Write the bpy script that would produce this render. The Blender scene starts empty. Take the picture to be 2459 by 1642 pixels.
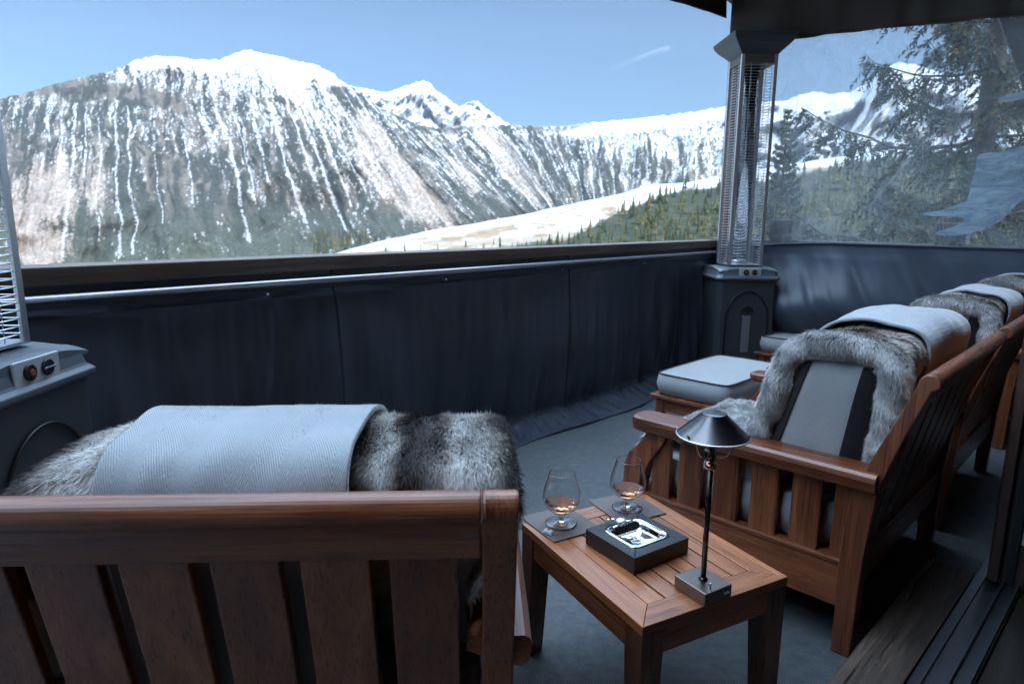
import bpy, math, random
import numpy as np
from mathutils import Vector, Matrix
R=math.radians
sc=bpy.context.scene
# ---------------------------------------------------------------- camera
CAMZ=1.2; PITCH=R(10.67); ROLL=R(.44)
cam=bpy.data.cameras.new("camera"); camo=bpy.data.objects.new("camera",cam)
sc.collection.objects.link(camo); sc.camera=camo
cam.sensor_width=36; cam.lens=36*1560/2459
cam.clip_start=.02; cam.clip_end=60000
fw=Vector((0,math.cos(PITCH),-math.sin(PITCH))); r0=Vector((1,0,0)); u0=r0.cross(fw)
rr=math.cos(ROLL)*r0+math.sin(ROLL)*u0; uu=-math.sin(ROLL)*r0+math.cos(ROLL)*u0
m=Matrix((rr,uu,-fw)).transposed().to_4x4(); m.translation=Vector((0,0,CAMZ)); camo.matrix_world=m
cam.dof.use_dof=True; cam.dof.focus_distance=1.65; cam.dof.aperture_fstop=6.3
# ---------------------------------------------------------------- sky, sun, exposure
SUN_EL=R(33); SUN_AZ=R(146)      # clockwise from +Y: high behind the chalet, which shades the terrace
w=bpy.data.worlds.new("World"); sc.world=w; w.use_nodes=True
nt=w.node_tree; nt.nodes.clear()
sky=nt.nodes.new('ShaderNodeTexSky'); sky.sky_type='NISHITA'; sky.sun_disc=False
sky.sun_elevation=SUN_EL; sky.sun_rotation=SUN_AZ; sky.altitude=2200; sky.air_density=1.0; sky.dust_density=.25; sky.ozone_density=1.3
bg=nt.nodes.new('ShaderNodeBackground'); bg.inputs[1].default_value=.050
wo=nt.nodes.new('ShaderNodeOutputWorld')
# bright cloud sheet overhead, out of view, added to lift the shaded terrace
_tc=nt.nodes.new('ShaderNodeTexCoord');_sp=nt.nodes.new('ShaderNodeSeparateXYZ');nt.links.new(_tc.outputs['Generated'],_sp.inputs[0])
_mr=nt.nodes.new('ShaderNodeMapRange');_mr.interpolation_type='SMOOTHSTEP';_mr.inputs[1].default_value=.40;_mr.inputs[2].default_value=.66;nt.links.new(_sp.outputs[2],_mr.inputs[0])
_nz=nt.nodes.new('ShaderNodeTexNoise');_nz.inputs['Scale'].default_value=2.2;_nz.inputs['Detail'].default_value=5;nt.links.new(_tc.outputs['Generated'],_nz.inputs['Vector'])
_m1=nt.nodes.new('ShaderNodeMapRange');_m1.inputs[1].default_value=.3;_m1.inputs[2].default_value=.7;_m1.inputs[3].default_value=.55;_m1.inputs[4].default_value=1.0;nt.links.new(_nz.outputs[0],_m1.inputs[0])
_mm=nt.nodes.new('ShaderNodeMath');_mm.operation='MULTIPLY';nt.links.new(_mr.outputs[0],_mm.inputs[0]);nt.links.new(_m1.outputs[0],_mm.inputs[1])
_mx=nt.nodes.new('ShaderNodeMix');_mx.data_type='RGBA';nt.links.new(_mm.outputs[0],_mx.inputs[0]);_tn=nt.nodes.new('ShaderNodeMix');_tn.data_type='RGBA';_tn.blend_type='MULTIPLY';_tn.inputs[0].default_value=1;_tn.inputs[7].default_value=(.76,.96,1.06,1);nt.links.new(sky.outputs[0],_tn.inputs[6]);nt.links.new(_tn.outputs[2],_mx.inputs[6]);_mx.inputs[7].default_value=(40,55,74,1)
nt.links.new(_mx.outputs[2],bg.inputs[0]); nt.links.new(bg.outputs[0],wo.inputs[0])
sl=bpy.data.lights.new("sun",'SUN'); sl.energy=2.4; sl.angle=R(.5); sl.color=(1,.89,.76)
so=bpy.data.objects.new("sun",sl); sc.collection.objects.link(so)
sd=Vector((math.sin(SUN_AZ)*math.cos(SUN_EL),math.cos(SUN_AZ)*math.cos(SUN_EL),math.sin(SUN_EL)))
so.rotation_euler=(-sd).to_track_quat('-Z','Y').to_euler()
sc.view_settings.view_transform='Standard'; sc.view_settings.look='None'; sc.view_settings.gamma=1
sc.view_settings.exposure=1.0
sc.cycles.max_bounces=10; sc.cycles.transparent_max_bounces=24; sc.cycles.use_denoising=True
sc.cycles.sample_clamp_indirect=6; sc.cycles.caustics_reflective=False; sc.cycles.caustics_refractive=False
# ---------------------------------------------------------------- helpers
rng=np.random.default_rng(7); random.seed(5)
COL=sc.collection
def tag(o,label=None,cat=None,group=None,kind=None):
    if label: o['label']=label
    if cat: o['category']=cat
    if group: o['group']=group
    if kind: o['kind']=kind
    return o
def empty(name,loc=(0,0,0),rz=0):
    o=bpy.data.objects.new(name,None); o.empty_display_size=.1; COL.objects.link(o)
    o.location=loc; o.rotation_euler=(0,0,rz); return o
def mesh_np(name,V,F,mat=None,parent=None,smooth=True,uv=None,col=None):
    """V (n,3); F list/array of faces (quads or tris, as an (m,k) array, or a list of such arrays)"""
    if isinstance(F,np.ndarray): F=[F]
    V=np.asarray(V,dtype=np.float32)
    me=bpy.data.meshes.new(name)
    me.vertices.add(len(V)); me.vertices.foreach_set('co',V.ravel())
    idx=np.concatenate([f.ravel() for f in F]).astype(np.int32)
    tot=np.concatenate([np.full(len(f),f.shape[1]) for f in F]).astype(np.int32)
    st=np.concatenate([[0],np.cumsum(tot)[:-1]]).astype(np.int32)
    me.loops.add(len(idx)); me.loops.foreach_set('vertex_index',idx)
    me.polygons.add(len(tot)); me.polygons.foreach_set('loop_start',st); me.polygons.foreach_set('loop_total',tot)
    if smooth: me.polygons.foreach_set('use_smooth',np.ones(len(tot),dtype=bool))
    me.update(calc_edges=True)
    if uv is not None:
        l=me.uv_layers.new(name='UVMap'); l.data.foreach_set('uv',np.asarray(uv,dtype=np.float32)[idx].ravel())
    if col is not None:
        a=me.color_attributes.new('Col','FLOAT_COLOR','POINT')
        c=np.ones((len(V),4),dtype=np.float32); c[:,:3]=col; a.data.foreach_set('color',c.ravel())
    me.validate()
    o=bpy.data.objects.new(name,me); COL.objects.link(o)
    if mat: me.materials.append(mat)
    if parent: o.parent=parent
    return o
class MB:
    def __init__(s): s.v=[];s.f=[]
    def add(s,vs,fs):
        b=len(s.v); s.v+= [tuple(v) for v in vs]; s.f+=[tuple(i+b for i in f) for f in fs]; return s
    def box(s,x0,x1,y0,y1,z0,z1,M=None):
        vs=[(x,y,z) for z in(z0,z1) for y in(y0,y1) for x in(x0,x1)]
        if M is not None: vs=[tuple(M@Vector(v)) for v in vs]
        return s.add(vs,[(0,2,3,1),(4,5,7,6),(0,1,5,4),(2,6,7,3),(0,4,6,2),(1,3,7,5)])
    def prism(s,poly,a,b,axis='y'):
        """poly: ccw list of 2D points; extruded from a to b along axis"""
        n=len(poly)
        def P(p,t):
            return {'y':(p[0],t,p[1]),'x':(t,p[0],p[1]),'z':(p[0],p[1],t)}[axis]
        vs=[P(p,a) for p in poly]+[P(p,b) for p in poly]
        fs=[tuple(range(n)),tuple(range(2*n-1,n-1,-1))]
        for i in range(n):
            j=(i+1)%n; fs.append((j,i,i+n,j+n))
        return s.add(vs,fs)
    def tube(s,pts,r,n=10,cap=True):
        pts=[Vector(p) for p in pts]; rs=r if hasattr(r,'__len__') else [r]*len(pts)
        vs=[];fs=[]; up=None
        for i,p in enumerate(pts):
            d=(pts[min(i+1,len(pts)-1)]-pts[max(i-1,0)]).normalized()
            if up is None:
                up=Vector((0,0,1)) if abs(d.z)<.9 else Vector((1,0,0))
            a=d.cross(up).normalized(); b=a.cross(d).normalized(); up=b
            for k in range(n):
                t=2*math.pi*k/n; vs.append(p+(a*math.cos(t)+b*math.sin(t))*rs[i])
        for i in range(len(pts)-1):
            for k in range(n):
                j=(k+1)%n; fs.append((i*n+k,i*n+j,(i+1)*n+j,(i+1)*n+k))
        if cap: fs.append(tuple(range(n-1,-1,-1))); fs.append(tuple(range((len(pts)-1)*n,len(pts)*n)))
        return s.add(vs,fs)
    def lathe(s,prof,n=32,c=(0,0,0)):
        vs=[];fs=[];m=len(prof)
        for k in range(n):
            t=2*math.pi*k/n
            for r,z in prof: vs.append((c[0]+max(r,1e-5)*math.cos(t),c[1]+max(r,1e-5)*math.sin(t),c[2]+z))
        for k in range(n):
            j=(k+1)%n
            for i in range(m-1): fs.append((k*m+i,j*m+i,j*m+i+1,k*m+i+1))
        return s.add(vs,fs)
    def build(s,name,mat,parent=None,smooth=False,bevel=0,seg=2,loc=None,fix=True):
        me=bpy.data.meshes.new(name); me.from_pydata([tuple(v) for v in s.v],[],s.f)
        if fix:
            import bmesh
            bm=bmesh.new(); bm.from_mesh(me); bmesh.ops.recalc_face_normals(bm,faces=bm.faces); bm.to_mesh(me); bm.free()
        if smooth: me.polygons.foreach_set('use_smooth',[True]*len(me.polygons))
        me.materials.append(mat); me.update()
        o=bpy.data.objects.new(name,me); COL.objects.link(o)
        if parent: o.parent=parent
        if loc: o.location=loc
        if bevel:
            b=o.modifiers.new('bevel','BEVEL'); b.width=bevel; b.segments=seg; b.limit_method='ANGLE'; b.angle_limit=R(40)
        return o
def grid_faces(nu,nv):
    i=np.arange(nu-1)[:,None]*nv+np.arange(nv-1)[None,:]
    return np.stack([i,i+nv,i+nv+1,i+1],-1).reshape(-1,4)
def copy_tree(o,parent=None):
    c=o.copy(); COL.objects.link(c); c.parent=parent
    for ch in [x for x in bpy.data.objects if x.parent==o]: copy_tree(ch,c)
    return c
# numpy value noise
_P=rng.random((256,256)); _P3=rng.random((64,64,64))
def vn(x,y):
    x=np.asarray(x,float);y=np.asarray(y,float)
    xi=np.floor(x).astype(int);yi=np.floor(y).astype(int);fx=x-xi;fy=y-yi
    fx=fx*fx*(3-2*fx);fy=fy*fy*(3-2*fy)
    a=_P[xi%256,yi%256];b=_P[(xi+1)%256,yi%256];c=_P[xi%256,(yi+1)%256];d=_P[(xi+1)%256,(yi+1)%256]
    return a*(1-fx)*(1-fy)+b*fx*(1-fy)+c*(1-fx)*fy+d*fx*fy
def fbm(x,y,o=4,g=.5):
    s=0;a=1;t=0
    for i in range(o):
        s=s+a*vn(x*2**i+17.3*i,y*2**i+9.1*i);t+=a;a*=g
    return s/t
def ss(a,b,x):
    t=np.clip((x-a)/(b-a),0,1);return t*t*(3-2*t)
# ---------------------------------------------------------------- materials
class NT:
    def __init__(s,name):
        s.m=bpy.data.materials.new(name); s.m.use_nodes=True; s.t=s.m.node_tree; s.n=s.t.nodes
        s.b=s.n['Principled BSDF']; s.out=s.n['Material Output']
    def node(s,t,**k):
        n=s.n.new(t)
        for a,v in k.items(): setattr(n,a,v)
        return n
    def link(s,a,b): s.t.links.new(a,b)
    def coord(s,kind='Object',scale=(1,1,1),rot=(0,0,0)):
        c=s.node('ShaderNodeTexCoord'); mp=s.node('ShaderNodeMapping'); mp.inputs['Scale'].default_value=scale; mp.inputs['Rotation'].default_value=rot
        s.link(c.outputs[kind],mp.inputs[0]); return mp.outputs[0]
    def noise(s,vec,scale=5,detail=4,rough=.5,dist=0):
        n=s.node('ShaderNodeTexNoise'); n.inputs['Scale'].default_value=scale; n.inputs['Detail'].default_value=detail
        n.inputs['Roughness'].default_value=rough; n.inputs['Distortion'].default_value=dist; s.link(vec,n.inputs['Vector']); return n.outputs[0]
    def ramp(s,fac,stops):
        r=s.node('ShaderNodeValToRGB'); e=r.color_ramp.elements
        while len(e)<len(stops): e.new(.5)
        for i,(p,c) in enumerate(stops): e[i].position=p; e[i].color=(*c,1) if len(c)==3 else c
        s.link(fac,r.inputs[0]); return r.outputs[0]
    def mix(s,f,a,b,mode='MIX'):
        n=s.node('ShaderNodeMix',data_type='RGBA',blend_type=mode)
        for i,v in((0,f),(6,a),(7,b)):
            if hasattr(v,'links'): s.link(v,n.inputs[i])
            else: n.inputs[i].default_value=v if i==0 else ((*v,1) if len(v)==3 else v)
        return n.outputs[2]
    def math(s,op,a,b=None):
        n=s.node('ShaderNodeMath',operation=op)
        for i,v in enumerate((a,b)):
            if v is None: continue
            if hasattr(v,'links'): s.link(v,n.inputs[i])
            else: n.inputs[i].default_value=v
        return n.outputs[0]
    def bump(s,h,strength=.3,dist=.01):
        b=s.node('ShaderNodeBump'); b.inputs['Strength'].default_value=strength; b.inputs['Distance'].default_value=dist
        s.link(h,b.inputs['Height']); s.link(b.outputs[0],s.b.inputs['Normal']); return b
    def set(s,**k):
        for a,v in k.items():
            i=s.b.inputs[a.replace('_',' ')]
            if hasattr(v,'links'): s.link(v,i)
            else: i.default_value=(*v,1) if hasattr(v,'__len__') and len(v)==3 else v
        return s
def wood(name,axis,dark=(.09,.023,.010),mid=(.235,.070,.028),light=(.40,.145,.06),rough=.30,spec=.6,sc_=1):
    t=NT(name); s=[14*sc_]*3; s['xyz'.index(axis)]=1.1*sc_
    v=t.coord('Object',tuple(s)); n1=t.noise(v,1.6,5,.6,.9)
    s2=[160*sc_]*3; s2['xyz'.index(axis)]=4*sc_
    n2=t.noise(t.coord('Object',tuple(s2)),1.5,3,.6)
    n3=t.noise(t.coord('Object'),2.2,3)
    f=t.math('ADD',t.math('MULTIPLY',n1,.62),t.math('MULTIPLY',n2,.38))
    c=t.ramp(f,[(.34,dark),(.5,mid),(.66,light)])
    c=t.mix(t.ramp(n3,[(.45,(0,0,0)),(.75,(.5,.5,.5))]),c,tuple(x*.6 for x in mid))
    oi=t.node('ShaderNodeObjectInfo');c=t.mix(1.0,c,t.ramp(oi.outputs['Random'],[(0,(.72,.70,.70)),(.5,(1,.98,.96)),(1,(1.22,1.2,1.12))]),'MULTIPLY')
    n5=t.noise(t.coord('Object'),9,5,.7);c=t.mix(t.ramp(n5,[(.58,(0,)*3),(.72,(.45,)*3)]),c,tuple(x*.45 for x in mid))
    t.set(Base_Color=c,Roughness=t.ramp(n2,[(.3,(rough-.08,)*3),(.7,(rough+.2,)*3)]),Specular_IOR_Level=spec)
    t.set(Coat_Weight=.35,Coat_Roughness=.22);t.bump(f,.35,.004); return t.m
WX,WY,WZ=[wood('oiled_teak_'+a,a) for a in 'xyz']
TX,TY=[wood('table_teak_'+a,a,dark=(.17,.05,.018),mid=(.38,.125,.045),light=(.54,.215,.085),rough=.3) for a in 'xy']
TZ=wood('table_teak_z','z',dark=(.08,.03,.016),mid=(.15,.06,.03),light=(.22,.09,.045))
def plain(name,col,rough=.5,metal=0,spec=.5,noise=.0,nscale=30,bump=0,bdist=.002,coat=0):
    t=NT(name); t.set(Base_Color=col,Roughness=rough,Metallic=metal,Specular_IOR_Level=spec)
    if coat: t.set(Coat_Weight=coat,Coat_Roughness=.15)
    n=t.noise(t.coord(),nscale,5,.6)
    if noise:
        t.set(Base_Color=t.mix(n,tuple(c*(1-noise) for c in col),tuple(min(1,c*(1+noise)) for c in col)))
        t.set(Roughness=t.ramp(n,[(.3,(max(.02,rough-.12),)*3),(.7,(min(1,rough+.12),)*3)]))
    if bump: t.bump(n,bump,bdist)
    return t.m
def fabric(name,col,freq=500,noise=.1,rough=.85,bump=.3,sheen=.3):
    t=NT(name); v=t.coord()
    a=t.node('ShaderNodeTexWave'); a.inputs['Scale'].default_value=freq/10; a.bands_direction='X'; t.link(v,a.inputs[0])
    b=t.node('ShaderNodeTexWave'); b.inputs['Scale'].default_value=freq/10; b.bands_direction='Z'; t.link(v,b.inputs[0])
    n=t.noise(v,6,4); n2=t.noise(v,freq*.6,2)
    h=t.math('ADD',t.math('MULTIPLY',a.outputs[1],b.outputs[1]),n2)
    c=t.mix(n,tuple(x*(1-noise) for x in col),tuple(min(1,x*(1+noise)) for x in col))
    c=t.mix(t.ramp(n2,[(.35,(.35,)*3),(.6,(0,)*3)]),c,tuple(x*.7 for x in col))
    t.set(Base_Color=c,Roughness=rough,Specular_IOR_Level=.2,Sheen_Weight=sheen); t.bump(h,bump,.0015); return t.m
M_cush=fabric('pale_grey_canvas',(.42,.43,.435)); M_pipe=fabric('dark_piping',(.03,.03,.035))
M_panel=fabric('grey_pillow_linen',(.42,.43,.43)); M_dark=fabric('charcoal_velvet',(.022,.02,.022),rough=.95)
M_steel=plain('brushed_steel',(.78,.79,.82),.33,1)
M_chrome=plain('chrome',(.75,.76,.78),.08,1)
M_bronze=plain('dark_bronze',(.24,.20,.18),.32,1)
M_bronzed=plain('aged_bronze_stem',(.10,.075,.06),.3,1,noise=.2,nscale=50)
M_copper=plain('polished_copper',(.75,.36,.22),.22,1)
M_heater=plain('grey_powder_coat',(.13,.15,.17),.42,.2,noise=.06,nscale=300,bump=.1,bdist=.0006)
M_heatdark=plain('dark_powder_coat',(.045,.052,.06),.45,.1,noise=.08,nscale=250,bump=.1,bdist=.0006)
M_black=plain('black_plastic',(.012,.012,.014),.4)
M_leather=plain('black_leather',(.014,.014,.017),.38,noise=.3,nscale=180,bump=.35,bdist=.0008)
M_coast=plain('grey_brown_leather',(.15,.11,.095),.45,noise=.12,nscale=300,bump=.2,bdist=.0005)
M_paper=plain('white_paper',(.8,.8,.8),.6)
M_red=plain('red_dial_mark',(.35,.06,.04),.4)
def glass(name,col=(1,1,1),ior=1.45,rough=0):
    t=NT(name); t.set(Base_Color=col,Roughness=rough,Transmission_Weight=1,IOR=ior); return t.m
M_glass=glass('clear_glass'); M_cognac=glass('amber_cognac',(.85,.42,.22),1.36)
def film():
    t=NT('clear_vinyl'); tr=t.node('ShaderNodeBsdfTransparent'); tr.inputs[0].default_value=(.9,.93,.95,1)
    gl=t.node('ShaderNodeBsdfGlossy'); gl.inputs['Roughness'].default_value=.08
    df=t.node('ShaderNodeBsdfDiffuse'); df.inputs[0].default_value=(.75,.8,.85,1)
    tl=t.node('ShaderNodeBsdfTranslucent'); tl.inputs[0].default_value=(.75,.8,.88,1)
    v=t.coord('Object'); n=t.noise(v,5,6,.7,1.2); n2=t.noise(t.coord('Object',(2,2,40),(0,.5,.3)),2,4,.6)
    v3=t.node('ShaderNodeTexVoronoi',feature='DISTANCE_TO_EDGE'); v3.inputs['Scale'].default_value=4; t.link(t.coord('Object',(1,1,.35),(0,.3,0)),v3.inputs['Vector'])
    scr=t.ramp(v3.outputs[0],[(0,(.10,.10,.10)),(.012,(0,0,0))])
    bp=t.node('ShaderNodeBump'); bp.inputs['Strength'].default_value=.25; bp.inputs['Distance'].default_value=.03; t.link(n,bp.inputs['Height']); t.link(bp.outputs[0],gl.inputs['Normal'])
    a=t.node('ShaderNodeAddShader'); mh=t.node('ShaderNodeMixShader'); t.link(df.outputs[0],mh.inputs[1]); t.link(tl.outputs[0],mh.inputs[2]); mh.inputs[0].default_value=.6
    m1=t.node('ShaderNodeMixShader'); t.link(t.math('ADD',t.ramp(n,[(.4,(.14,.14,.14)),(.75,(.38,.38,.38))]),scr),m1.inputs[0]); t.link(tr.outputs[0],m1.inputs[1]); t.link(mh.outputs[0],m1.inputs[2])
    m2=t.node('ShaderNodeMixShader'); fr=t.node('ShaderNodeFresnel'); fr.inputs[0].default_value=1.3
    t.link(fr.outputs[0],m2.inputs[0]); t.link(m1.outputs[0],m2.inputs[1]); t.link(gl.outputs[0],m2.inputs[2]); t.link(m2.outputs[0],t.out.inputs[0]); return t.m
M_film=film()
def vcol(name,rough=.9,detail=None,spec=.2,amount=.25,scale=1.,bump=0,bdist=1,sheen=0):
    t=NT(name); a=t.node('ShaderNodeVertexColor'); a.layer_name='Col'; c=a.outputs[0]
    n=t.noise(t.coord('Object'),scale,6,.65)
    if amount: c=t.mix(1.0,c,t.ramp(n,[(.3,(1-amount,)*3),(.7,(1+amount*.5,)*3)]),'MULTIPLY')
    t.set(Base_Color=c,Roughness=rough,Specular_IOR_Level=spec,Sheen_Weight=sheen)
    if bump: t.bump(n,bump,bdist)
    return t.m

# ================================================================ LANDSCAPE
# A survey of the skyline from the terrace: (sx, sy) readings, turned into bearings with their own real distances.
NPfw=np.array(fw);NPr=np.array(rr);NPu=np.array(uu)
def bearing(sx,sy):
    sx=np.asarray(sx,float)*1.04727;sy=np.asarray(sy,float)*1.04727
    d=NPfw+NPr*((sx-1229.5)/1560)[...,None]-NPu*((sy-821)/1560)[...,None]
    h=np.hypot(d[...,0],d[...,1]); return d[...,0]/h,d[...,1]/h,d[...,2]/h
def place(sx,sy,dist):
    a,b,e=bearing(sx,sy); return np.stack([a*dist,b*dist,CAMZ+e*dist],-1)
crest=np.array([(-500,330),(-250,290),(-100,250),(0,226),(60,213),(100,200),(180,178),(250,165),(290,150),(310,138),(350,129),(400,131),(450,136),(500,138),(530,125),(560,116),(580,115),(600,122),(640,130),(690,143),(720,148),(750,160),(780,182),(810,205),(840,224),(870,246),(900,260),(950,283),(1000,296),(1050,290),(1100,287),(1150,286),(1200,288),(1250,291),(1290,290),(1350,282),(1420,275),(1500,268),(1580,258),(1660,245),(1740,236),(1800,231),(1830,219),(1870,212),(1910,215),(1950,213),(1985,190),(2010,165),(2040,150),(2060,143),(2100,150),(2150,165),(2250,175),(2400,165),(2700,150)],float)
kx=np.array([(-500,-.3),(0,-.18),(150,-.1),(280,.02),(420,.18),(550,.3),(680,.42),(780,.62),(880,.85),(980,.95),(1100,.8),(1220,.5),(1330,.18),(1450,0),(1700,-.05),(2700,-.1)],float)
def mountains():
    nu=1500;nt_=300
    u=np.linspace(-450,2700,nu); yc=np.interp(u,crest[:,0],crest[:,1])
    yc=yc-(fbm(u/9,u*0+.5,4)-.5)*9
    k=np.interp(u,kx[:,0],kx[:,1])
    t=np.linspace(0,1,nt_)[None,:]
    U=u[:,None]+0*t; YC=yc[:,None]; yb=760.
    Y=YC+(yb-YC)*t
    s=Y-YC
    SX=U+k[:,None]*s+ (fbm(U/60,s/90,3)-.5)*22*ss(0,80,s)
    wob=U+(fbm(U/35,s/40,3)-.5)*18      # wobbling fall line
    # --- gully relief
    gl=fbm(wob/16,s/260,3,.6); g2=fbm(wob/55,s/500,2)
    strong=np.zeros_like(Y)
    for (g,y0,y1,wd) in [(120,215,330,9),(150,230,420,6),(176,240,600,6),(205,230,420,5),(232,270,560,5),(268,215,600,7),(292,230,590,5.5),(338,300,520,4),(395,300,470,4),(445,230,350,6),(478,190,560,9),(505,260,470,5),(540,230,430,5),(575,200,500,6),(618,190,420,7),(640,180,565,8),(668,190,480,6),(700,200,450,5),(735,180,400,7),(905,300,420,5),(930,320,460,5),(1010,310,480,6),(1065,320,500,7),(1130,310,480,6),(1190,330,470,5),(1235,330,500,6),(1290,340,470,5),(1335,340,470,5),(1362,340,460,6),(1392,320,460,5),(1425,330,450,6),(1452,320,450,5),(1482,320,440,6),(1510,310,440,6),(1540,320,430,6),(1575,320,430,6),(1605,310,430,6),(1635,310,430,6)]:
        c=g+(fbm(s/70+g,s*0+g*.37,4,.6)-.5)*13; wd=wd*(.25+.95*fbm(s/20+g,U/30,3,.6))
        strong=np.maximum(strong,np.exp(-((U-c)/wd)**2*2.2)*ss(y0-25,y0+10,Y)*(1-ss(y1-12,y1+8,Y)))
    # --- cover masks
    iso=fbm(SX/3.6,Y/3.9,2,.6);iso2=fbm(SX/11,Y/13,3)
    fine=fbm(wob/5,s/14,3,.6); mid=fbm(wob/14,s/60,3); big=fbm(U/120+3,Y/80,3); streak=fbm(wob/6.5,s/110,3,.62)
    sl_=np.interp(U,[-500,0,200,290,330,420,560,700,780,850,950,1050,1200,1330,1450,1600,1700,2700],[190,200,160,160,168,185,200,222,225,245,255,275,292,330,352,362,390,420])
    snowline=sl_+(mid-.5)*70+(big-.5)*60
    below=Y-snowline;dense=ss(.42,.62,fbm(U/70+9,Y/45+4,3))
    rho=1.15-ss(-30,15,below)*.70-ss(0,150,below)*.13-ss(120,300,below)*.22+.36*strong-.12*dense+.05+(mid-.5)*.5
    gr=.34*fbm(wob/3.6,s/13,2,.6)+.46*iso+.20*streak
    snow=ss(.44,.56,rho+(gr-.5)*2.3)
    snow=np.maximum(snow,ss(.46,.66,strong*(.0+.6*fine+1.15*iso))*.9)
    spk=ss(.545,.60,.6*iso+.4*fine+.03*ss(1000,1300,U))*ss(14,40,Y-YC)*(U<1690)*(1-.5*ss(500,620,U)*(1-ss(700,850,U)))
    snow=snow*(1-spk*.9)
    # dark conifer band below the left crest
    db=np.exp(-((SX*0+Y-(205+.09*(SX-150)+ss(350,500,SX)*40)+(iso2-.5)*40)/24)**2)*ss(-60,60,U)*(1-ss(360,470,U))
    lf=np.exp(-((s-9)/14)**2)*(1-ss(230,330,U))
    rid=np.exp(-((s-5)/8)**2)*ss(820,900,U)*(1-ss(1280,1400,U))
    snow=snow*(1-np.clip(ss(.25,.6,db*(.5+.9*iso)),0,1))*(1-.92*np.clip(lf+rid,0,1)*ss(.35,.5,fine+.05))
    d3=np.exp(-(((SX-775)/34)**2+((Y-208)/14)**2)); snow=snow*(1-ss(.35,.75,d3*(.5+iso)))
    pass
    # snowy far right massif
    rm=ss(1620,1760,U); snow=np.where(rm>0,np.maximum(snow,rm*ss(.34,.46,fine*.4+mid*.6+.12)*(1-ss(338,352,Y+(mid-.5)*22))),snow)
    # scree
    def blob(cx,cy,rx,ry,rot):
        x=SX-cx;y=Y-cy;c,s2=math.cos(R(rot)),math.sin(R(rot)); return np.exp(-(((x*c+y*s2)/rx)**2+((-x*s2+y*c)/ry)**2))
    scree=np.maximum.reduce([blob(110,440,75,75,0)*.9,blob(90,570,70,45,0),blob(60,500,50,60,0)*.8,blob(900,400,150,45,48),blob(850,300,70,28,50)*.9,blob(970,440,120,26,45),blob(1190,400,110,28,50)*.95,blob(1140,330,80,24,40)*.9,blob(1060,400,90,16,50)*.6,blob(215,420,30,70,0)*.6])
    scree=ss(.36,.56,scree*.62+streak*.26+iso*.18+(mid-.5)*.3)
    forest=np.array([.036,.037,.029]); fb=ss(430,620,Y)[...,None]
    fcol=forest*(1-fb)+np.array([.062,.068,.047])*fb
    fcol=fcol*(.35+.6*fine[...,None]+.7*iso[...,None]); scol=np.array([.27,.215,.175])*(.25+.7*streak[...,None]+.9*iso[...,None])
    rock=np.array([.15,.122,.098])*(.6+.8*streak[...,None])
    col=fcol+ (rock-fcol)*(ss(.46,.6,mid*.6+iso2*.4)*.8*(1-ss(400,560,Y)))[...,None]
    col=col+(scol-col)*scree[...,None]
    snc=np.array([.50,.50,.505])*(.90+.15*fine[...,None])
    col=col+(snc-col)*np.clip(snow,0,1)[...,None]
    # far right snowy faces keep some bare rock
    # --- distance: crest far, foot near, gullies cut in
    dist=3000-1700*t**.8
    dist=dist+(gl-.5)*55*ss(0,.06,t)+(g2-.5)*200*ss(0,.12,t)+(fine-.5)*8*ss(0,.03,t)+strong*8
    dist=dist+(fbm(SX/160,Y/120,3)-.5)*300*ss(0,.1,t)
    dist=dist*(1+.12*ss(1700,2000,U))+rm*((np.abs(fbm(U/90+s/140,s/70,4)-.5)*2-.3)*900+(fbm(U/22,s/22,3)-.5)*120)*ss(0,.1,t)
    P=place(SX,Y,dist)
    # back of the range falls away behind the crest
    back=np.stack([P[:,0,0]*1.5,P[:,0,1]*1.5,np.full(nu,-300.)],-1)[:,None,:]
    P=np.concatenate([back,P],1); col=np.concatenate([col[:,:1],col],1)
    o=mesh_np('mountain_range',P.reshape(-1,3),grid_faces(nu,nt_+1)[:,::-1],vcol('mountain_cover',.95,amount=.35,scale=.06,bump=.5,bdist=8),col=col.reshape(-1,3))
    tag(o,kind='structure')
mountains()
def far_peak():
    pk=np.array([(740,205),(780,192),(830,203),(880,212),(905,207),(930,198),(952,189),(972,185),(985,190),(1000,206),(1015,217),(1035,233),(1052,246),(1066,240),(1080,233),(1097,231),(1106,241),(1120,252),(1150,274),(1180,292),(1220,300)],float)
    nu=420;nv=90;u=np.linspace(740,1220,nu);yc=np.interp(u,pk[:,0],pk[:,1])-(fbm(u/5,u*0,3)-.5)*6
    t=np.linspace(0,1,nv)[None,:];YC=yc[:,None];Y=YC+(380-YC)*t;U=u[:,None]+0*t;s=Y-YC
    rg=np.abs(fbm(U/26+s/60,s/38,4)-.5)*2; fine=fbm(U/5,s/6,3)
    dist=6500-1500*t+ (rg-.3)*600*ss(0,.08,t)+(fbm(U/60-s/50,s/90,2)-.5)*700*ss(0,.12,t)
    sn=ss(.22,.36,fine+.10-.12*(rg<.10)); col=np.array([.17,.17,.18])+(np.array([.50,.50,.51])-np.array([.17,.17,.18]))*sn[...,None]
    P=place(U,Y,dist);back=np.stack([P[:,0,0]*1.3,P[:,0,1]*1.3,np.full(nu,-300.)],-1)[:,None,:]
    P=np.concatenate([back,P],1);col=np.concatenate([col[:,:1],col],1)
    tag(mesh_np('snow_peak',P.reshape(-1,3),grid_faces(nu,nv+1)[:,::-1],vcol('peak_snow',.9,amount=.1,scale=.02),col=col.reshape(-1,3)),kind='structure')
far_peak()
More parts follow.
